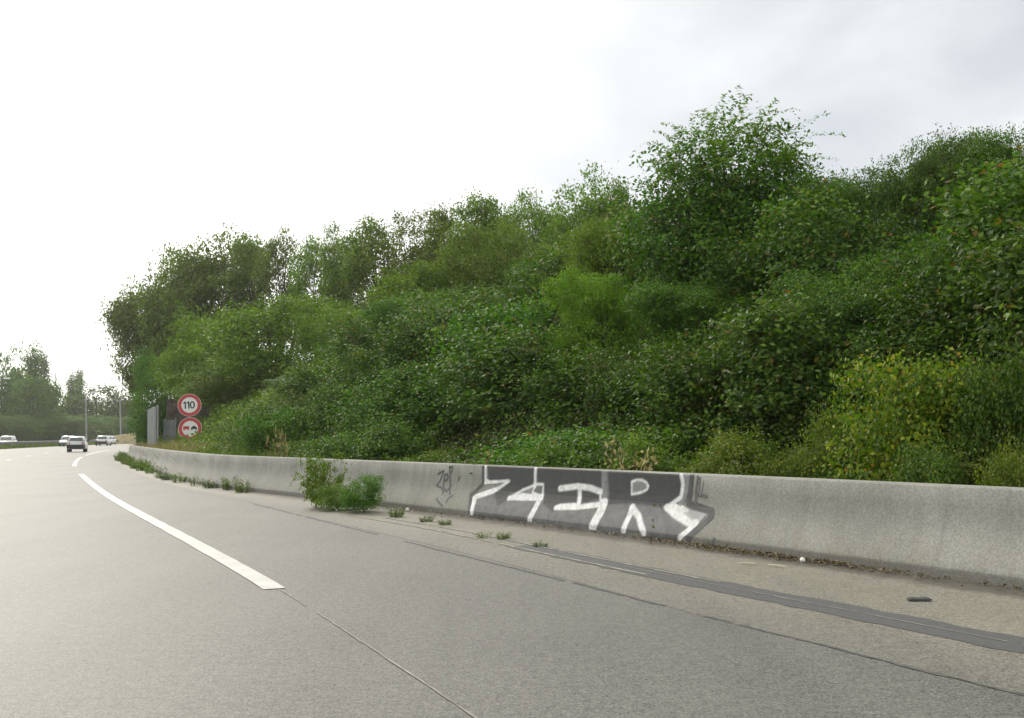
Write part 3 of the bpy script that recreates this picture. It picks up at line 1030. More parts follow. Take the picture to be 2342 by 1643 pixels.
def blades(name, rng, P, h, w, lean=0.35):
    n = len(P)
    t = np.c_[rng.normal(0, lean, (n, 2)), np.ones(n)] * (h * rng.uniform(.5, 1.15, n))[:, None]
    sd = unit(np.c_[rng.normal(0, 1, (n, 2)), np.zeros(n)]) * w
    bend = np.c_[rng.normal(0, .15, (n, 2)) * h, np.zeros(n)]
    V = np.stack([P - sd, P + sd, P + t * .6 + sd * .6, P + t + bend, P + t * .6 - sd * .6], axis=1).reshape(-1, 3)
    me = mesh(name, V, np.arange(n * 5, dtype=np.int32).reshape(n, 5))
    attr(me, 'v', rng.random(n), 'FACE')
    attr(me, 'c', rng.random(n), 'FACE')
    return me


def poplar(seed):
    rg = random.Random(seed)
    lobes = [(rg.uniform(-.4, .4), rg.uniform(-.4, .4), 2.5 + k * 2.2, 1.9 - .16 * k, 1.9 - .16 * k, 2.2) for k in range(7)]
    lobes += [(rg.uniform(-1.4, 1.4), rg.uniform(-1, 1), rg.uniform(8, 15), 0.5, 0.5, 2.0) for k in range(3)]
    cm, C = foliage('crown', seed, lobes, 330, 22, 0.4, 0.42, 0.26, 0.5, 0.15, flat=1.4)
    return Kind(cm, wood('trunk', seed, C, 0.25, 15, 20))


def round_tree(seed):
    rg = random.Random(seed)
    lobes = [(0, 0, 6.5, 5.0, 5.0, 4.6)]
    for k in range(8):
        a = rg.uniform(0, 6.28)
        lobes.append((4 * math.cos(a), 4 * math.sin(a), rg.uniform(2.5, 9), 2.2, 2.2, 2.0))
    cm, C = foliage('crown', seed, lobes, 460, 24, 0.6, 0.45, 0.3, 0.4)
    return Kind(cm, wood('trunk', seed, C, 0.3, 9, 20))


BROAD = [broad(11), broad(12), broad(13)]
SPARSE = [sparse(21), sparse(22)]
BUSHY = [bushy(31), bushy(32), bushy(33)]
THICK = [thicket(34), thicket(35), thicket(36)]
SHRUB = [shrub(41), shrub(42), shrub(43), shrub(44)]
POPLAR = [poplar(51), poplar(52)]
ROUND = [round_tree(61), round_tree(62), round_tree(63)]
WEED = [weed(71), weed(72, 18, 0.42, 0.25), weed(73, 34, 0.36, 0.16, 0.05, 0.025)]

# --- leaf cover over the whole slope
rng = np.random.default_rng(5)


def cover(name, n, s0, s1, d0, d1, L, W, mat, label, lift):
    s = rng.uniform(s0, s1, n)
    d = rng.uniform(d0, d1, n)
    p = on(BARRIER, s, -d)
    h = bank_height(d, s, p[:, 0], p[:, 1])
    nz = 0.5 + 0.5 * np.sin(p[:, 0] * 2.3 + 1.7 * np.sin(p[:, 1] * 1.4)) * np.sin(p[:, 1] * 2.7 + 1.2 * np.sin(p[:, 0] * 1.9))
    top = lift * (0.25 + 0.9 * nz) * np.clip((d - 0.25) / 0.9, 0.25, 1)
    z = h + top * rng.random(n) ** 0.5
    P = np.c_[p, z]
    nrm = on(BARRIER, s, 1.0) - on(BARRIER, s, 0.0)
    bias = np.c_[nrm * 0.35, np.full(n, 0.75)]
    V = leaf_quads(rng, P, bias, L, W, 0.7)
    cell = (np.floor(p[:, 0] * 1.4) * 37 + np.floor(p[:, 1] * 1.4) * 91)
    c = np.clip(np.modf(np.abs(np.sin(cell) * 437.5))[0] * 0.7 + 0.3 * nz, 0, 1)
    o = obj(name, leaf_mesh(name, V, rng.random(n), c), mat)
    return tag(o, label, 'undergrowth', kind='stuff')


cover('bramble_cover', 270000, 12, 46, 0.35, 13.5, 0.07, 0.047, M['bramble'], 'dense tangle of dark green brambles over the near slope', 0.95)
cover('ivy_cover', 70000, 44, 105, 0.35, 15, 0.15, 0.1, M['tree'], 'mixed green undergrowth over the far end of the slope', 0.9)
cover('herb_cover', 26000, 14, 44, 0.25, 2.1, 0.075, 0.035, M['herb'], 'low yellow green herbs along the top of the barrier', 0.62)

# --- bramble shrubs in rows on the slope
rg = random.Random(8)
rows = [(1.7, 1.25, 'low bramble shrub at the foot of the bank just behind the barrier', 'bramble shrubs along the foot of the bank'),
        (3.6, 1.7, 'dark bramble shrub halfway up the overgrown bank', 'bramble shrubs halfway up the bank'),
        (5.7, 1.9, 'dark bramble shrub on the upper slope of the bank', 'bramble shrubs on the upper slope'),
        (8.0, 1.9, 'dark bramble shrub along the crest of the bank', 'bramble shrubs along the crest')]
for dd, hh, lab, grp in rows:
    s = (13.0 if dd < 5 else 15.5) + rg.uniform(0, 1)
    while s < 45.5:
        d_ = dd + rg.uniform(-.7, .7)
        if dd > 5 and 24.3 < s < 31.5:
            s += 0.6                      # open foot of the tall tree
            continue
        p = on(BARRIER, s, -d_)[0]
        h_ = hh * rg.uniform(0.7, 1.2)
        mt = M['bramble'] if rg.random() < 0.75 else M['dark_tree']
        if dd < 2 and rg.random() < 0.5:
            mt = M['herb']
            h_ *= 0.7
        w_ = h_ * rg.uniform(1.3, 1.8)
        p = on(BARRIER, s, -max(d_, w_ * 0.55 + 0.4))[0]
        plant(SHRUB[rg.randrange(4)], 'bramble_shrub', (p[0], p[1], ground_z(p[0], p[1]) - 0.3 * h_), h_ * 1.15, w_ * 1.15, mt, lab, 'shrub', grp, rg.uniform(0, 6.28), ('foliage', 'stems'), bark='stem')
        s += rg.uniform(1.5, 2.2)

# --- larger shrubs of the right hand thicket
for px, dist, top, w, mat, lab in [
        (1915, 20.0, 400, 230, 'dark_tree', 'dark shrub directly right of the tall feathery tree on the crest'),
        (1600, 18.6, 640, 300, 'dark_tree', 'very dark mound below the tall feathery tree'),
        (1985, 19.0, 385, 250, 'dark_tree', 'leafy shrub with a ragged top under the bright gap in the sky'),
        (2110, 18.0, 325, 260, 'bramble', 'climber covered shrub with thin shoots standing against the sky'),
        (2210, 17.0, 318, 220, 'dark_tree', 'dark rounded shrub second from the right on the crest'),
        (2330, 16.0, 305, 280, 'dark_tree', 'highest dark shrub on the crest at the right'),
        (2440, 15.5, 290, 260, 'bramble', 'dark shrub on the crest beyond the right edge'),
        (2180, 14.5, 520, 380, 'bramble', 'wide mound of dark creeper below the highest right hand shrub'),
        (1950, 15.5, 590, 380, 'bramble', 'wide mound of dark creeper in the middle of the right hand slope'),
        (1760, 15.5, 700, 320, 'bramble', 'dark hollow looking creeper mound right of the tall tree base'),
        (2330, 13.2, 560, 330, 'bramble', 'glossy creeper mound beside the right edge, halfway up')]:
    loc, h, wm = spot(px, dist, top, w)
    plant(THICK[rg.randrange(3)], 'thicket_shrub', loc, h, wm, M[mat], lab, 'shrub', None, rg.uniform(0, 6.28), ('foliage', 'stems'))

for px, dist, top, w, mat, lab in [
        (2050, 0.7, 822, 330, 'yellow', 'yellowing bush with the brightest leaves, rising behind the barrier on the right'),
        (2300, 0.9, 800, 240, 'dark_tree', 'large mid green bush at the right edge behind the barrier'),
        (1890, 0.9, 940, 200, 'herb', 'lower light green bush left of the yellowing bush'),
        (1700, 0.1, 985, 260, 'herb', 'low bright green bush behind the barrier right of the graffiti'),
        (2130, 0.1, 1010, 180, 'bramble', 'dark low shrub in front of the yellowing bush'),
        (2320, 0.05, 1010, 180, 'herb', 'low leafy shrub leaning on the barrier at the right edge'),
        (1480, 0.4, 1000, 200, 'herb', 'low green shrub above the last graffiti letter'),
        (1260, 0.3, 1008, 200, 'herb', 'low green shrub above the first graffiti letter')]:
    loc, h, wm = bank_spot(px, top, w, dist)
    plant(SHRUB[rg.randrange(4)], 'bush', loc, h, wm, M[mat], lab, 'bush', None, rg.uniform(0, 6.28), ('foliage', 'stems'), bark='stem')

# --- the tall feathery tree
loc, h, wm = spot(1672, 21.0, 222, 420)
lob = [(0, 0, h * .50, 1.4, 1.4, 1.5), (-.6, 0, h * .36, 1.4, 1.4, 1.3), (.4, .2, h - 2.7, 1.05, 1.1, .95), (-.3, 0, h - 2.6, .9, 1.0, .75), (-.95, .1, h * .52, .8, .9, 1.0), (.8, 0, h * .50, .8, 1.0, .8),
       (.2, 0, h * .2, 1.6, 1.6, 1.2), (-1.3, -.2, h * .28, 1.3, 1.3, 1.1), (-.4, -.3, h * .15, 1.5, 1.4, 1.0)]
cmA, CA = foliage('crown', 77, lob, 900, 44, 0.2, 0.105, 0.055, 0.5, 0.25)
tips = [(0, 0, h - 1.6, .95, .9, .55), (-.95, 0, h - 1.35, .35, .4, .3), (-.5, .1, h - 1.05, .35, .4, .3), (.28, 0, h - .85, .3, .35, .4), (.8, -.1, h - 1.3, .35, .35, .3), (1.15, 0, h - 1.5, .4, .4, .25), (-1.15, .1, h - 1.8, .3, .4, .35), (1.1, 0, h - 1.85, .35, .5, .4), (-1.15, 0, h - 2.6, .3, .4, .4), (1.15, 0, h - 1.05, .28, .3, .12), (-1.1, 0, h - .9, .3, .3, .15), (1.15, .1, h - 2.1, .3, .3, .2)]
cmB, CB = sprays('spray', 78, tips, 210, 1.1, 40, 0.105, 0.034)
root = empty('feathery_tree', loc)
tag(root, 'tallest tree, feathery sprays at its top against the grey cloud', 'tree')
obj('crown', cmA, M['dark_tree'], root)
obj('crown_spray', cmB, M['bright'], root)
obj('trunk', wood('trunk', 77, np.vstack([CA, CB]), 0.13, h - 1.9, 90, 0.2), M['bark'], root)

# --- trees along the crest and at the bend
for kind, px, dist, top, w, mat, lab in [
        (BROAD[0], 322, 82, 628, 165, 'tree', 'outermost tree at the bend, overhanging the road on the left'),
        (BROAD[1], 415, 79, 572, 165, 'tree', 'tall broad tree second from the left end of the row'),
        (BROAD[2], 505, 76, 538, 190, 'tree', 'tall rounded tree third from the left end of the row'),
        (SPARSE[0], 590, 73, 540, 130, 'tree', 'thin crowned tree left of the see through gap'),
        (SPARSE[1], 648, 70, 522, 125, 'tree', 'thin crowned tree with branches showing beside the bright gap'),
        (SPARSE[0], 728, 66, 545, 105, 'tree', 'slight wispy tree standing in the see through gap'),
        (BROAD[0], 800, 60, 522, 135, 'tree', 'narrow dark tree just right of the bright gap'),
        (SPARSE[0], 872, 56, 505, 150, 'tree', 'loose crowned tree behind the domed green tree'),
        (BROAD[1], 945, 53, 486, 170, 'tree', 'rounded tree on the crest above the domed green tree'),
        (SPARSE[1], 1025, 50, 472, 150, 'tree', 'thin pale tree on the middle of the crest'),
        (BROAD[2], 1110, 47, 458, 170, 'tree', 'rounded grey green tree on the crest, left of two dark ones'),
        (BROAD[0], 1225, 44, 436, 160, 'tree', 'dark rounded tree on the crest left of the twin topped tree'),
        (BROAD[1], 1345, 41, 404, 190, 'tree', 'dark twin topped tree on the crest left of the tallest tree'),
        (SPARSE[0], 1425, 39, 418, 110, 'tree', 'slim loose tree between the twin topped tree and the tallest tree')]:
    loc, h, wm = spot(px, dist, top, w)
    plant(kind, 'crest_tree', loc, h, wm, M[mat], lab, 'tree', None, rg.uniform(0, 6.28), tilt=R(2.0))

for kind, px, dist, top, w, mat, lab in [
        (BUSHY[0], 372, 70, 800, 120, 'dark_tree', 'dark bushy tree under the outermost tree behind the metal screen'),
        (BUSHY[1], 470, 64, 715, 190, 'bright', 'bushy green tree above the round road signs'),
        (BUSHY[2], 640, 54, 678, 330, 'bright', 'wide bright green tree below the see through gap'),
        (BUSHY[0], 560, 56, 800, 260, 'bright', 'bright bushy tree to the right of the round road signs'),
        (BUSHY[1], 775, 49, 710, 200, 'bright', 'bushy tree right of the wide bright green tree'),
        (BUSHY[2], 960, 38, 600, 250, 'bright', 'domed bright green tree in the middle of the slope'),
        (THICK[1], 925, 31, 688, 230, 'dark_tree', 'dark green tree in front of the domed tree'),
        (BUSHY[1], 1150, 36, 505, 270, 'tree', 'hazy green tree high on the slope right of the domed tree'),
        (BUSHY[2], 1265, 33, 560, 200, 'tree', 'grey green bushy tree under the dark rounded crest tree'),
        (THICK[0], 1080, 30, 700, 260, 'bramble', 'wide grey green thicket tree on the middle slope'),
        (THICK[1], 1410, 23.5, 480, 270, 'bright', 'yellow green acacia growing against the left of the tallest tree'),
        (THICK[2], 1390, 21, 620, 230, 'bright', 'smaller yellow green acacia below the left of the tallest tree'),
        (THICK[0], 1240, 23, 760, 260, 'bramble', 'dark thicket mound on the slope above the graffiti'),
        (BUSHY[1], 720, 40, 850, 220, 'bramble', 'dark rounded thicket mound above the roadside bush'),
        (THICK[2], 870, 27, 850, 220, 'dark_tree', 'dark thicket mound on the slope right of the roadside bush')]:
    loc, h, wm = spot(px, dist, top, w)
    plant(kind, 'slope_tree', loc, h, wm, M[mat], lab, 'tree', None, rg.uniform(0, 6.28))

# --- far trees beyond the motorway
for kind, px, dist, top, w, lab in [
        (ROUND[0], 8, 205, 800, 95, 'rounded tree at the far left edge beyond the motorway'),
        (POPLAR[0], 76, 206, 784, 46, 'tallest far poplar with a forked tip on the left'),
        (POPLAR[1], 104, 209, 810, 30, 'slim pointed poplar right of the tallest far poplar'),
        (ROUND[1], 78, 200, 862, 100, 'broad far tree below the tallest far poplar'),
        (ROUND[2], 112, 222, 915, 56, 'low far tree left of the gap of bright sky'),
        (POPLAR[0], 166, 232, 848, 26, 'left one of the two far poplars right of the bright gap'),
        (POPLAR[1], 181, 236, 846, 24, 'right one of the two far poplars right of the bright gap'),
        (ROUND[2], 166, 224, 905, 76, 'dark far tree below the two poplars, right of the bright gap'),
        (ROUND[0], 222, 226, 879, 130, 'broad rounded far tree behind the first street lamp'),
        (ROUND[1], 284, 232, 912, 80, 'far tree falling away to the right behind the second street lamp'),
        (ROUND[2], 328, 238, 930, 60, 'last far tree beside the overhanging tree'),
        (ROUND[1], -70, 205, 790, 120, 'far tree outside the left edge')]:
    x, y, zt = at(px, top, dist)
    plant(kind, 'far_tree', (x, y, -0.1), zt, w * dist / FPX * 1.15, M['far_leaf'], lab, 'tree', None, rg.uniform(0, 6.28))
k = 0
for px in range(-60, 350, 26):
    x, y, zt = at(px, 958 + rg.uniform(-14, 18), 188 + 0.1 * max(px, 0) + rg.uniform(-4, 6))
    plant(BUSHY[k % 3], 'far_shrub', (x, y, -0.1), zt, zt * rg.uniform(1.5, 2.1), M['far_leaf'], 'dark rounded shrub in the hedge beyond the opposite carriageway', 'shrub', 'hedge shrubs beyond the opposite carriageway', rg.uniform(0, 6.28), ('foliage', 'stems'))
    k += 1

# sunburnt bank at the outside of the far bend
x0, y0, _ = at(300, 1000, 182)
V, F = [], []
for i in range(13):
    for j in range(7):
        u, w_ = i / 12, j / 6
        V.append((x0 - 9 + 26 * u, y0 - 5 + 12 * w_, 2.1 * math.sin(math.pi * u) ** 0.7 * math.sin(math.pi * w_) - 0.05))
F = [(i * 7 + j, (i + 1) * 7 + j, (i + 1) * 7 + j + 1, i * 7 + j + 1) for i in range(12) for j in range(6)]
tag(obj('grass_bank', mesh('grass_bank', V, F, True), simple('sunburnt_grass', (0.2, 0.17, 0.085), 0.95, 0, 0.3, 0.8, 0.1)), kind='structure')

# --- grasses and weeds
def grass_strip(name, n, s0, s1, d0, d1, h, w, mat, label):
    s, d = rng.uniform(s0, s1, n), rng.uniform(d0, d1, n)
    p = on(BARRIER, s, -d)
    P = np.c_[p, bank_height(d, s, p[:, 0], p[:, 1]) - 0.03]
    return tag(obj(name, blades(name, rng, P, h, w), mat), label, 'grass', kind='stuff')


grass_strip('dry_grass', 5200, 47, 72, 0.3, 1.6, 0.85, 0.012, M['dry'], 'strip of straw coloured dry grass behind the barrier below the signs')
grass_strip('long_grass', 6500, 34, 60, 0.3, 1.5, 0.75, 0.011, M['herb'], 'long green grass along the back of the barrier')
S_, Q_, T_, N_ = LANE
n = 14000
s, d = rng.uniform(20, 250, n), rng.uniform(12.6, 15.0, n)
p = on(LANE, s, d)
tag(obj('median_grass', blades('median_grass', rng, np.c_[p, np.full(n, -0.03)], 0.55, 0.03), M['tree']), 'dark unmown grass along the central reservation', 'grass', kind='stuff')

for x, y, h_, w_, kk, lab, grp in [(-3.75, 21.0, .38, .5, 0, None, None)]:
    pass


def roadside(kind, x, y, h_, w_, mat, name, label, cat='weed', group=None):
    return plant(kind, name, (x, y, 0.0), h_, w_, mat, label, cat, group, rg.uniform(0, 6.28), ('foliage', 'stems'), bark='stem')


RB = [shrub(81, 0.1, 0.055, 190, 20), shrub(82, 0.075, 0.03, 420, 32)]
b = plant(RB[0], 'roadside_bush', (-3.3, 17.75, 0.0), 0.95, 0.78, M['bright'], 'taller leafy bush growing in front of the barrier', 'bush', None, 0.6, ('foliage', 'stems'), bark='stem')
b = plant(RB[1], 'roadside_bush', (-2.42, 16.75, 0.0), 0.62, 0.72, M['dark_tree'], 'shorter rounded bush right of the taller one before the barrier', 'bush', None, 2.0, ('foliage', 'stems'), bark='stem')
roadside(RB[1], -2.95, 17.3, 0.42, 0.7, M['tree'], 'roadside_bush', 'low growth filling the foot between the two roadside bushes', 'bush')
s = 34.5
while s < 80:
    p = on(BARRIER, s, 0.3 + rg.uniform(0, .25))[0]
    big = 1.0 if s < 48 else 1.35
    roadside(WEED[rg.randrange(3)], p[0], p[1], rg.uniform(.12, .36) * big, rg.uniform(.25, .55) * big, M['dark_tree'] if rg.random() < .6 else M['herb'], 'weed',
             'dusty weed rooted along the foot of the barrier on the left', 'weed', 'weeds along the foot of the barrier')
    s += rg.uniform(.5, 1.3) if s > 50 else rg.uniform(.8, 2.2)
for x, y, h_, w_, lab in [(-1.78, 15.75, .2, .3, 'bright grass tuft beside the rounded bush at the gutter'),
                          (-1.25, 14.9, .12, .22, 'small tuft in the gutter right of the bright grass tuft'),
                          (-0.95, 14.35, .1, .26, 'flat dark green tuft midway along the gutter'),
                          (-0.36, 12.5, .1, .24, 'left tuft of the pair in the gutter below the first letter'),
                          (-0.12, 12.35, .11, .24, 'right tuft of the pair in the gutter below the first letter'),
                          (0.3, 11.5, .07, .16, 'last small tuft in the gutter before the dark tar strip'),
                          (2.28, 11.28, .1, .3, 'scruffy dark weed against the barrier right of the graffiti')]:
    roadside(WEED[rg.randrange(3)], x, y, h_ * 0.8, w_ * rg.uniform(.8, 1.15), M['dark_tree'] if rg.random() < .5 else M['tree'], 'weed_tuft', lab)
for px, dist, top, lab in [(1080, 16.6, 1034, 'dried brown flower heads above the scribbled tag'),
                           (1468, 13.6, 998, 'dried brown flower heads behind the barrier, right of the middle letter'),
                           (1425, 13.9, 1010, 'smaller dried flower heads left of the larger ones'),
                           (640, 24.6, 968, 'tall straw coloured grass tuft on the bank left of the roadside bush')]:
    x, y, zt = at(px, top, dist)
    zb = ground_z(x, y)
    plant(WEED[0] if px != 640 else WEED[1], 'dry_plant', (x, y, zb), max(.4, zt - zb), 0.5, M['dry'], lab, 'plant', None, rg.uniform(0, 6.28), ('foliage', 'stems'))
# dead leaves swept against the barrier
n = 1500
s = np.r_[rng.normal(19.6, 1.0, n // 2), rng.uniform(12, 30, n - n // 2)]
o_ = 0.23 + np.abs(rng.normal(0, .13, n))
p = on(BARRIER, s, o_)
V = leaf_quads(rng, np.c_[p, np.full(n, 0.014) + rng.random(n) * .02], np.tile([0, 0, 1.0], (n, 1)), .045, .026, .3)
tag(obj('leaf_litter', leaf_mesh('leaf_litter', V, rng.random(n) * .96, rng.random(n)), M['litter_leaf']), 'dead leaves swept against the foot of the barrier', 'litter', kind='stuff')

# ------------------------------------------------------------------ signs, screen, wall, lamps, guardrail, cars, litter
LEANR = R(2.4)


def disc(r, n=40):
    return [(r * math.cos(2 * math.pi * k / n), r * math.sin(2 * math.pi * k / n)) for k in range(n)]


def ring(name, r0, r1, y0, y1, mat, parent, n=40):
    a, b = disc(r0, n), disc(r1, n)
    V = [(p[0], y, p[1]) for y in (y0, y1) for q in (a, b) for p in q]
    F = []
    for k in range(n):
        k2 = (k + 1) % n
        F += [(k, k2, n + k2, n + k), (2 * n + k, 3 * n + k, 3 * n + k2, 2 * n + k2), (n + k, n + k2, 3 * n + k2, 3 * n + k), (k, 2 * n + k, 2 * n + k2, k2)]
    return obj(name, mesh(name, V, F), mat, parent)


sx, sy = -14.8, 47.0
sg_ = empty('road_sign', (sx + 0.10, sy, ground_z(sx, sy) - 0.1))
sz = sg_.location.z
sg_.rotation_euler = (0, -LEANR, R(14))
tag(sg_, 'post carrying two round red bordered signs, speed limit 110 over no overtaking', 'road sign')
MB().box(-.04, .04, .03, .11, 0, 3.1 - sz).build('post', M['galv'], sg_)


def sign_plate(name, zc, label):
    p = MB().prism(disc(.52), 0.0, 0.022).build(name, M['white'], sg_, loc=(0, 0, zc - sz))
    p['label'] = label
    ring('red_border', .355, .505, -.004, 0.002, M['red'], p)
    MB().box(-.3, .3, .023, .045, -.2, -.15).box(-.3, .3, .023, .045, .15, .2).build('bracket', M['galv_dark'], p)
    return p


sp = sign_plate('speed_plate', 2.68, 'upper round sign reading 110')


def digit_one(xc):
    return [(xc + a, b) for a, b in ((.005, -.16), (.062, -.16), (.062, .17), (.015, .17), (-.055, .115), (-.055, .06), (.005, .095))]


for xc in (-.235, -.085):
    MB().prism(digit_one(xc + .02), -.005, .001).build('digit', M['black'], sp)
zero = []
n = 24
V = [(0.125 + rx * math.cos(2 * math.pi * k / n), y, 0.005 + rz_ * math.sin(2 * math.pi * k / n)) for y in (-.005, .001) for rx, rz_ in ((.055, .115), (.115, .168)) for k in range(n)]
F = []
for k in range(n):
    k2 = (k + 1) % n
    F += [(k, k2, n + k2, n + k), (n + k, n + k2, 3 * n + k2, 3 * n + k), (k, 2 * n + k, 2 * n + k2, k2)]
obj('digit', mesh('digit', V, F), M['black'], sp)

op = sign_plate('overtaking_plate', 1.60, 'lower round sign with a red lorry and a black car')
MB().prism([(-.30, -.02), (-.30, .12), (-.04, .12), (-.04, -.02)], -.005, .001).prism([(-.30, -.075), (-.30, -.03), (-.235, -.03), (-.235, -.075)], -.005, .001) \
    .prism([(-.105, -.075), (-.105, -.03), (-.04, -.03), (-.04, -.075)], -.005, .001).build('lorry_symbol', M['red'], op)
MB().prism([(.04, -.02), (.04, .05), (.09, .06), (.11, .115), (.23, .115), (.25, .06), (.30, .05), (.30, -.02)], -.005, .001) \
    .prism([(.045, -.075), (.045, -.03), (.105, -.03), (.105, -.075)], -.005, .001).prism([(.235, -.075), (.235, -.03), (.295, -.03), (.295, -.075)], -.005, .001).build('car_symbol', M['black'], op)
for k, (px, dist, top, w, mt) in enumerate([(482, 45.5, 1000, 46, 'herb'), (500, 44.5, 978, 60, 'herb'), (420, 45.8, 1004, 40, 'dry')]):
    loc, h, wm = spot(px, dist, top, w)
    plant(SHRUB[k] if k < 2 else WEED[1], 'bank_plant', loc, h, wm, M[mt], ['leafy plant hiding the lower right of the no overtaking sign', 'leafy plant on the bank right of the sign post', 'dry grass tuft in front of the sign post'][k], 'plant', None, k, ('foliage', 'stems'), bark='stem')

# ribbed metal screen, seen edge on, on three posts
sc = empty('metal_screen', (-18.05, 52.0, 0))
sc.rotation_euler = (0, -R(1.0), 0)
tag(sc, 'tall grey ribbed metal screen on posts beside the barrier, left of the signs', 'screen')
a, b = Vector((0, 0, 0)), Vector((-2.15, 5.0, 0))
dv = (b - a).normalized()
nv = Vector((-dv.y, dv.x, 0))
V, F = [], []
m = 68
for k in range(m + 1):
    q = a + (b - a) * (k / m)
    e = 0.03 if (k // 2) % 2 else -0.03
    for z in (.55, 2.78):
        for t in (0.0, 0.012):
            w_ = q + nv * (e + t)
            V.append((w_.x, w_.y, z))
F = []
for k in range(m):
    i = 4 * k
    F += [(i, i + 4, i + 6, i + 2), (i + 1, i + 3, i + 7, i + 5), (i + 2, i + 6, i + 7, i + 3)]
obj('panel', mesh('panel', V, F), M['sheet'], sc)
for u in (-0.01, .5, 1.01):
    q = a + (b - a) * u - nv * 0.1
    MB().box(q.x - .045, q.x + .045, q.y - .045, q.y + .045, 0, 2.84).build('post', M['galv'], sc)
sc2 = empty('metal_screen', (-17.55, 53.2, 0))
tag(sc2, 'lower grey metal screen close behind the tall ribbed one', 'screen')
MB().box(-.55, .02, 0, .05, .5, 2.1).build('panel', M['sheet'], sc2)
for u in (-.5, .06):
    MB().box(u - .04, u + .04, .055, .13, 0, 2.2).build('post', M['galv'], sc2)

# dark wall with faint paint behind the signs
dw = empty('dark_wall', (-19.3, 60.0, 0), R(14))
tag(dw, 'dark brown wall with faint white paint marks behind the round signs', 'wall')
MB().box(-.9, 3.4, 0, .4, 0, 3.3).build('wall_face', M['dark_wall'], dw)
MB().box(-.95, 3.45, -.04, .44, 3.303, 3.42).build('coping', M['dark_wall'], dw)
mk = MB()
for (x0, z0), (x1, z1) in [((.35, 1.2), (.33, 2.0)), ((.33, 1.98), (.62, 2.05)), ((.35, 1.62), (.6, 1.68)), ((.75, 1.35), (.72, 2.25)), ((.5, 1.05), (.85, 1.12)), ((.9, 1.7), (1.15, 2.2)), ((.78, 1.5), (1.0, 1.38))]:
    mk.tube([(x0, -.004, z0), (x1, -.004, z1)], .02, 4)
o = mk.build('wall_graffiti', M['mortar'], dw)

# lamps
def lamp(x, y, h, arm, label, lean):
    r = empty('street_lamp', (x, y, -.05))
    r.rotation_euler = (0, -lean, 0)
    tag(r, label, 'street lamp', 'street lamps beyond the bend')
    MB().tube([(0, 0, 0), (0, 0, h * .5), (0, 0, h)], [.17, .14, .1], 8).build('pole', M['galv'], r)
    if arm:
        MB().tube([(0, 0, h - .05), (arm * .3, 0, h + .12), (arm * .7, 0, h + .16)], [.075, .07, .06], 6).build('arm', M['galv'], r)
        MB().box(arm * .62, arm * 1.1, -.22, .22, h + .08, h + .30).build('lamp_head', M['car_white'], r)
    return r


for px, top, dist, arm, lab in [(196.5, 900, 178, 1.5, 'street lamp with its arm to the right, in front of the broad rounded far tree'),
                                (274.5, 916, 192, .6, 'plain street lamp between the white cars and the metal screen'),
                                (-4, 868, 150, 1.5, 'street lamp whose arm reaches in at the left edge'),
                                (131, 852, 215, .0, 'thin pale mast standing in the gap of bright sky')]:
    x, y, zt = at(px, top, dist)
    lamp(x + (.35 if px > 0 else 0), y, zt, arm, lab, R(2.6) if px > 0 else 0)

# guardrail along the central reservation
gr = empty('guardrail', (0, 0, 0))
tag(gr, 'long steel guardrail along the central reservation on the left', 'guardrail')
s = np.arange(0, 268, 2.0)
prof = [(0, .78), (-.05, .74), (-.08, .70), (-.03, .66), (0, .63), (-.03, .60), (-.08, .56), (-.05, .52), (0, .48)]
V = np.zeros((len(s), len(prof), 3))
for k, (o_, z) in enumerate(prof):
    V[:, k, :2] = on(LANE, s, 12.55 + o_)
    V[:, k, 2] = z
i, j = np.meshgrid(np.arange(len(s) - 1), np.arange(len(prof) - 1), indexing='ij')
a = (i * len(prof) + j).ravel()
m = len(prof)
obj('rail', mesh('rail', V.reshape(-1, 3), np.c_[a, a + m, a + m + 1, a + 1]), M['galv_dark'], gr)
mb = MB()
for q in on(LANE, np.arange(0, 268, 4.0), 12.64):
    mb.box(q[0] - .04, q[0] + .04, q[1] - .06, q[1] + .06, -.03, .76)
tag(mb.build('posts', M['galv_dark'], gr), kind='stuff')


# cars
def rrect(hw, z0, z1, y, r=.1, tuck=0.0):
    return [(-hw + tuck, y, z0), (hw - tuck, y, z0), (hw, y, z0 + r), (hw, y, z1 - r), (hw - r * .8, y, z1), (-hw + r * .8, y, z1), (-hw, y, z1 - r), (-hw, y, z0 + r)]


wheel_mb = MB()
prof_t = [(.17, -.08), (.27, -.085), (.29, -.05), (.29, .05), (.27, .085), (.17, .08)]
nW = 20
rings = [[(x, r * math.cos(2 * math.pi * k / nW), r * math.sin(2 * math.pi * k / nW)) for k in range(nW)] for r, x in prof_t]
wheel_mb.loft(rings, False)
ME_TYRE = mesh('wheel', wheel_mb.v, wheel_mb.f, True)
ME_TYRE.materials.append(M['rubber'])
mb = MB()
mb.loft([[(x, r * math.cos(2 * math.pi * k / nW), r * math.sin(2 * math.pi * k / nW)) for k in range(nW)] for r, x in ((.172, -.06), (.172, .06))])
ME_RIM = mesh('rim', mb.v, mb.f)
ME_RIM.materials.append(M['galv'])


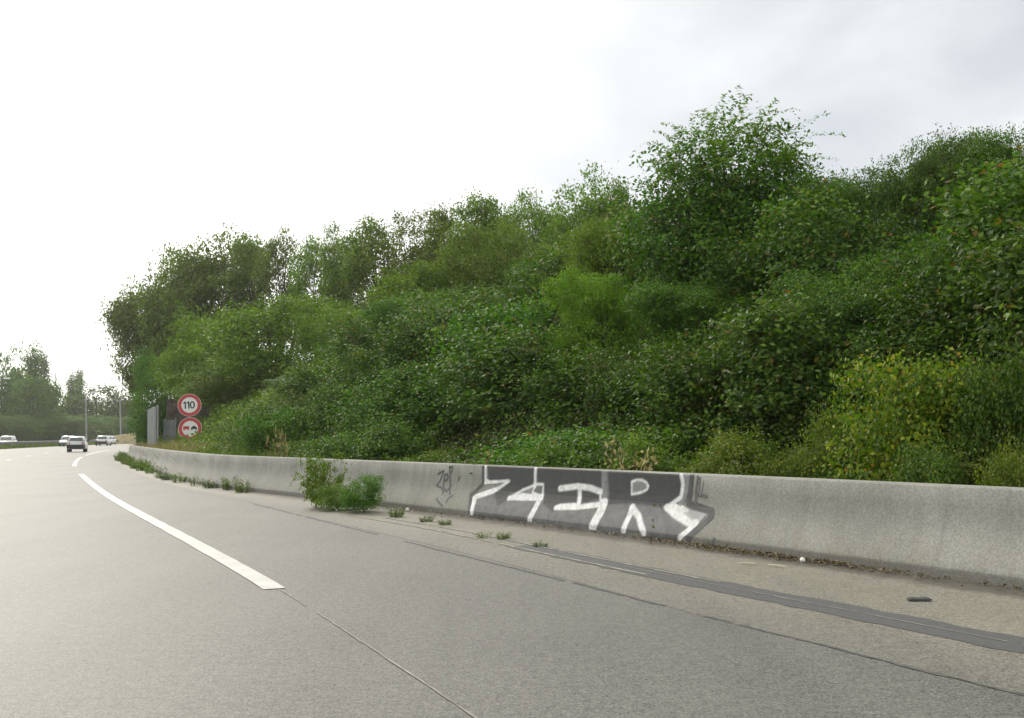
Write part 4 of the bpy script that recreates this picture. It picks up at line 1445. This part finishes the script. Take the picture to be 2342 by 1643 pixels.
def make_car(paint, L=3.6, W=.775, H=1.36, hatch=True):
    r = empty('car')
    h2 = L / 2
    lower = [(-h2, .62 * W / .775, .38, .78), (-h2 + .06, W - .05, .28, .86), (-h2 + .5, W, .24, .88), (0, W, .22, .87), (h2 - .7, W, .24, .82), (h2 - .12, W - .06, .27, .72), (h2, W - .16, .36, .62)]
    MB().loft([rrect(w, z0, z1, y, .09, .05) for y, w, z0, z1 in lower]).build('body', paint, r, True)
    back = -h2 + (.06 if hatch else .55)
    cab = [(back, W - .08, .845, .90), (back + .30, W - .17, .85, H - .07), (back + .48, W - .19, .85, H), (-.1, W - .17, .85, H + .01), (.35, W - .18, .85, H - .04), (.98, W - .12, .83, .875)]
    MB().loft([rrect(w, z0, z1, y, min(.05, (z1 - z0) * .3), -.06) for y, w, z0, z1 in cab]).build('roof', paint, r, True)

    def sheet(name, q, mat):
        v = [Vector(p) for p in q]
        n = (v[1] - v[0]).cross(v[2] - v[0]).normalized() * .012
        o = MB().add([p + n for p in v] + [p - n for p in v], [(0, 1, 2, 3), (7, 6, 5, 4), (0, 4, 5, 1), (1, 5, 6, 2), (2, 6, 7, 3), (3, 7, 4, 0)]).build(name, mat, r)
        return o
    zt = H - .12
    y1, y2 = back + .045, back + .045 + .24 * (zt - .94) / (H - .97)
    sheet('rear_window', [(-W + .17, y1 - .03, .93), (W - .17, y1 - .03, .93), (W - .26, y2 - .03, zt), (-W + .26, y2 - .03, zt)], M['glass'])
    sheet('windscreen', [(-W + .2, .97, .92), (W - .2, .97, .92), (W - .27, .47, zt), (-W + .27, .47, zt)], M['glass'])
    for s_ in (-1, 1):
        xl, xh = s_ * (W - .095), s_ * (W - .165)
        sheet('side_window', [(xl, back + .28, .93), (xl, .75, .93), (xh, .3, zt), (xh, back + .42, zt)], M['glass'])
        sheet('tail_lamp', [(s_ * (W - .26), -h2 - .005, .62), (s_ * (W - .07), -h2 + .05, .62), (s_ * (W - .07), -h2 + .05, .80), (s_ * (W - .26), -h2 - .005, .80)], M['tail'])
        sheet('headlamp', [(s_ * (W - .42), h2 - .01, .5), (s_ * (W - .17), h2 - .02, .5), (s_ * (W - .17), h2 - .05, .63), (s_ * (W - .42), h2 - .03, .63)], M['lens'])
        MB().box(min(s_ * W, s_ * (W + .15)), max(s_ * W, s_ * (W + .15)), .62, .70, .9, 1.02).build('door_mirror', M['plastic'], r)
    MB().box(-W + .03, W - .03, -h2 - .07, -h2 + .1, .3, .62).build('rear_bumper', M['plastic'], r)
    MB().box(-W + .06, W - .06, h2 - .1, h2 + .06, .3, .48).build('front_bumper', M['plastic'], r)
    MB().box(-.26, .26, -h2 - .085, -h2 - .072, .42, .52).build('number_plate', M['plastic'], r)
    for x, y in ((-W + .1, -h2 + .62), (W - .1, -h2 + .62), (-W + .1, h2 - .68), (W - .1, h2 - .68)):
        w_ = obj('wheel', ME_TYRE, None, r, (x, y, .29))
        obj('rim', ME_RIM, None, w_)
    return r


def copy_car(src, paint):
    c = src.copy()
    COL.objects.link(c)
    for ch in src.children:
        k = ch.copy()
        COL.objects.link(k)
        k.parent = c
        if ch.name.split('.')[0] in ('body', 'roof'):
            k.material_slots[0].link = 'OBJECT'
            k.material_slots[0].material = paint
        for g2 in ch.children:
            q = g2.copy()
            COL.objects.link(q)
            q.parent = k
    return c


car0 = make_car(M['car_silver'], 3.4, .71, 1.3)
car0.location = (-36.4, 86.0, 0)
car0.rotation_euler = (0, 0, R(18.5))
tag(car0, 'small pale hatchback with a dark rear bumper driving ahead in the right lane', 'car')
carB = make_car(M['car_white'], 4.2, .82, 1.42, False)
cars = [((-58.9, 148, 0), 13, M['car_silver'], 'silver saloon far ahead near the guardrail right of the hatchback'),
        ((-62.5, 118, 0), 196, M['car_white'], 'white car leftmost on the opposite carriageway behind the guardrail'),
        ((-60.0, 122, 0), 196, M['car_white'], 'white car second from the left behind the guardrail'),
        ((-60.2, 139, 0), 194, M['car_white'], 'white car just left of the hatchback behind the guardrail'),
        ((-67.2, 171, 0), 189, M['car_white'], 'white car behind the silver saloon on the opposite carriageway'),
        ((-70.5, 195, 0), 184, M['car_white'], 'distant white car between the second street lamp and the metal screen')]
for k, (loc, rz, pt, lab) in enumerate(cars):
    c = carB if k == 0 else copy_car(carB, pt)
    if k == 0:
        for ch in carB.children:
            if ch.name.split('.')[0] in ('body', 'roof'):
                ch.material_slots[0].link = 'OBJECT'
                ch.material_slots[0].material = pt
    c.location = loc
    c.rotation_euler = (0, 0, R(rz))
    tag(c, lab, 'car', 'cars far ahead')

# litter
def lump(name, loc, r, mat, label, seed, sq=(1, 1, .8), cat='litter'):
    rg2 = random.Random(seed)
    mb = MB()
    rings = []
    for i in range(5):
        th = math.pi * (i + .5) / 5
        rings.append([(r * sq[0] * math.sin(th) * math.cos(k * 1.047) * rg2.uniform(.7, 1.2), r * sq[1] * math.sin(th) * math.sin(k * 1.047) * rg2.uniform(.7, 1.2), r * sq[2] * (1 + math.cos(th)) ) for k in range(6)])
    mb.loft(rings)
    o = mb.build(name, mat, None, False, loc)
    return tag(o, label, cat)


lump('paper_scrap', (-1.72, 16.85, .004), .038, M['paper'], 'crumpled white paper at the barrier foot right of the rounded bush', 1)
lump('paper_scrap', (2.78, 9.95, .004), .032, M['paper'], 'white cup like scrap by the barrier foot on the right', 2)
lump('paper_scrap', (-2.9, 17.0, .004), .02, M['paper'], 'tiny white scrap under the roadside bushes', 3)
for (x, y), ln, ang, lab in [((2.22, 9.8), .16, 2.6, 'short pale stick on the shoulder right of the graffiti'), ((2.45, 9.62), .2, 2.2, 'longer pale stick beside the white scrap')]:
    mb = MB().tube([(-ln / 2, 0, .012), (0, .01, .014), (ln / 2, 0, .011)], [.007, .009, .006], 5)
    o = mb.build('stick', M['wood'], None, False, (x, y, .006))
    o.rotation_euler = (0, 0, ang)
    tag(o, lab, 'stick')
mb = MB().loft([[(x, -.035 * k, .006), (x, .035 * k, .006), (x, .03 * k, .024 * k), (x, -.03 * k, .02 * k)] for x, k in ((-.085, .7), (-.06, 1), (.0, .9), (.07, 1), (.088, .6))])
o = mb.build('rubber_scrap', M['debris'], None, False, (3.0, 7.68, .004))
tag(o, 'dark oblong scrap lying on the shoulder at the right', 'debris')

# thin even haze over everything
hm = bpy.data.materials.new('haze_air')
hm.use_nodes = True
t = hm.node_tree
t.nodes.clear()
pv = nn(t, 'ShaderNodeVolumePrincipled')
pv.inputs['Color'].default_value = (0.93, 0.95, 0.96, 1)
pv.inputs['Density'].default_value = 0.0003
pv.inputs['Anisotropy'].default_value = 0.6
mo = nn(t, 'ShaderNodeOutputMaterial')
lk(t, pv.outputs[0], mo.inputs['Volume'])
hz_ = MB().box(-720, 720, -320, 920, -1.1, 26).build('haze', hm)
tag(hz_, kind='stuff')
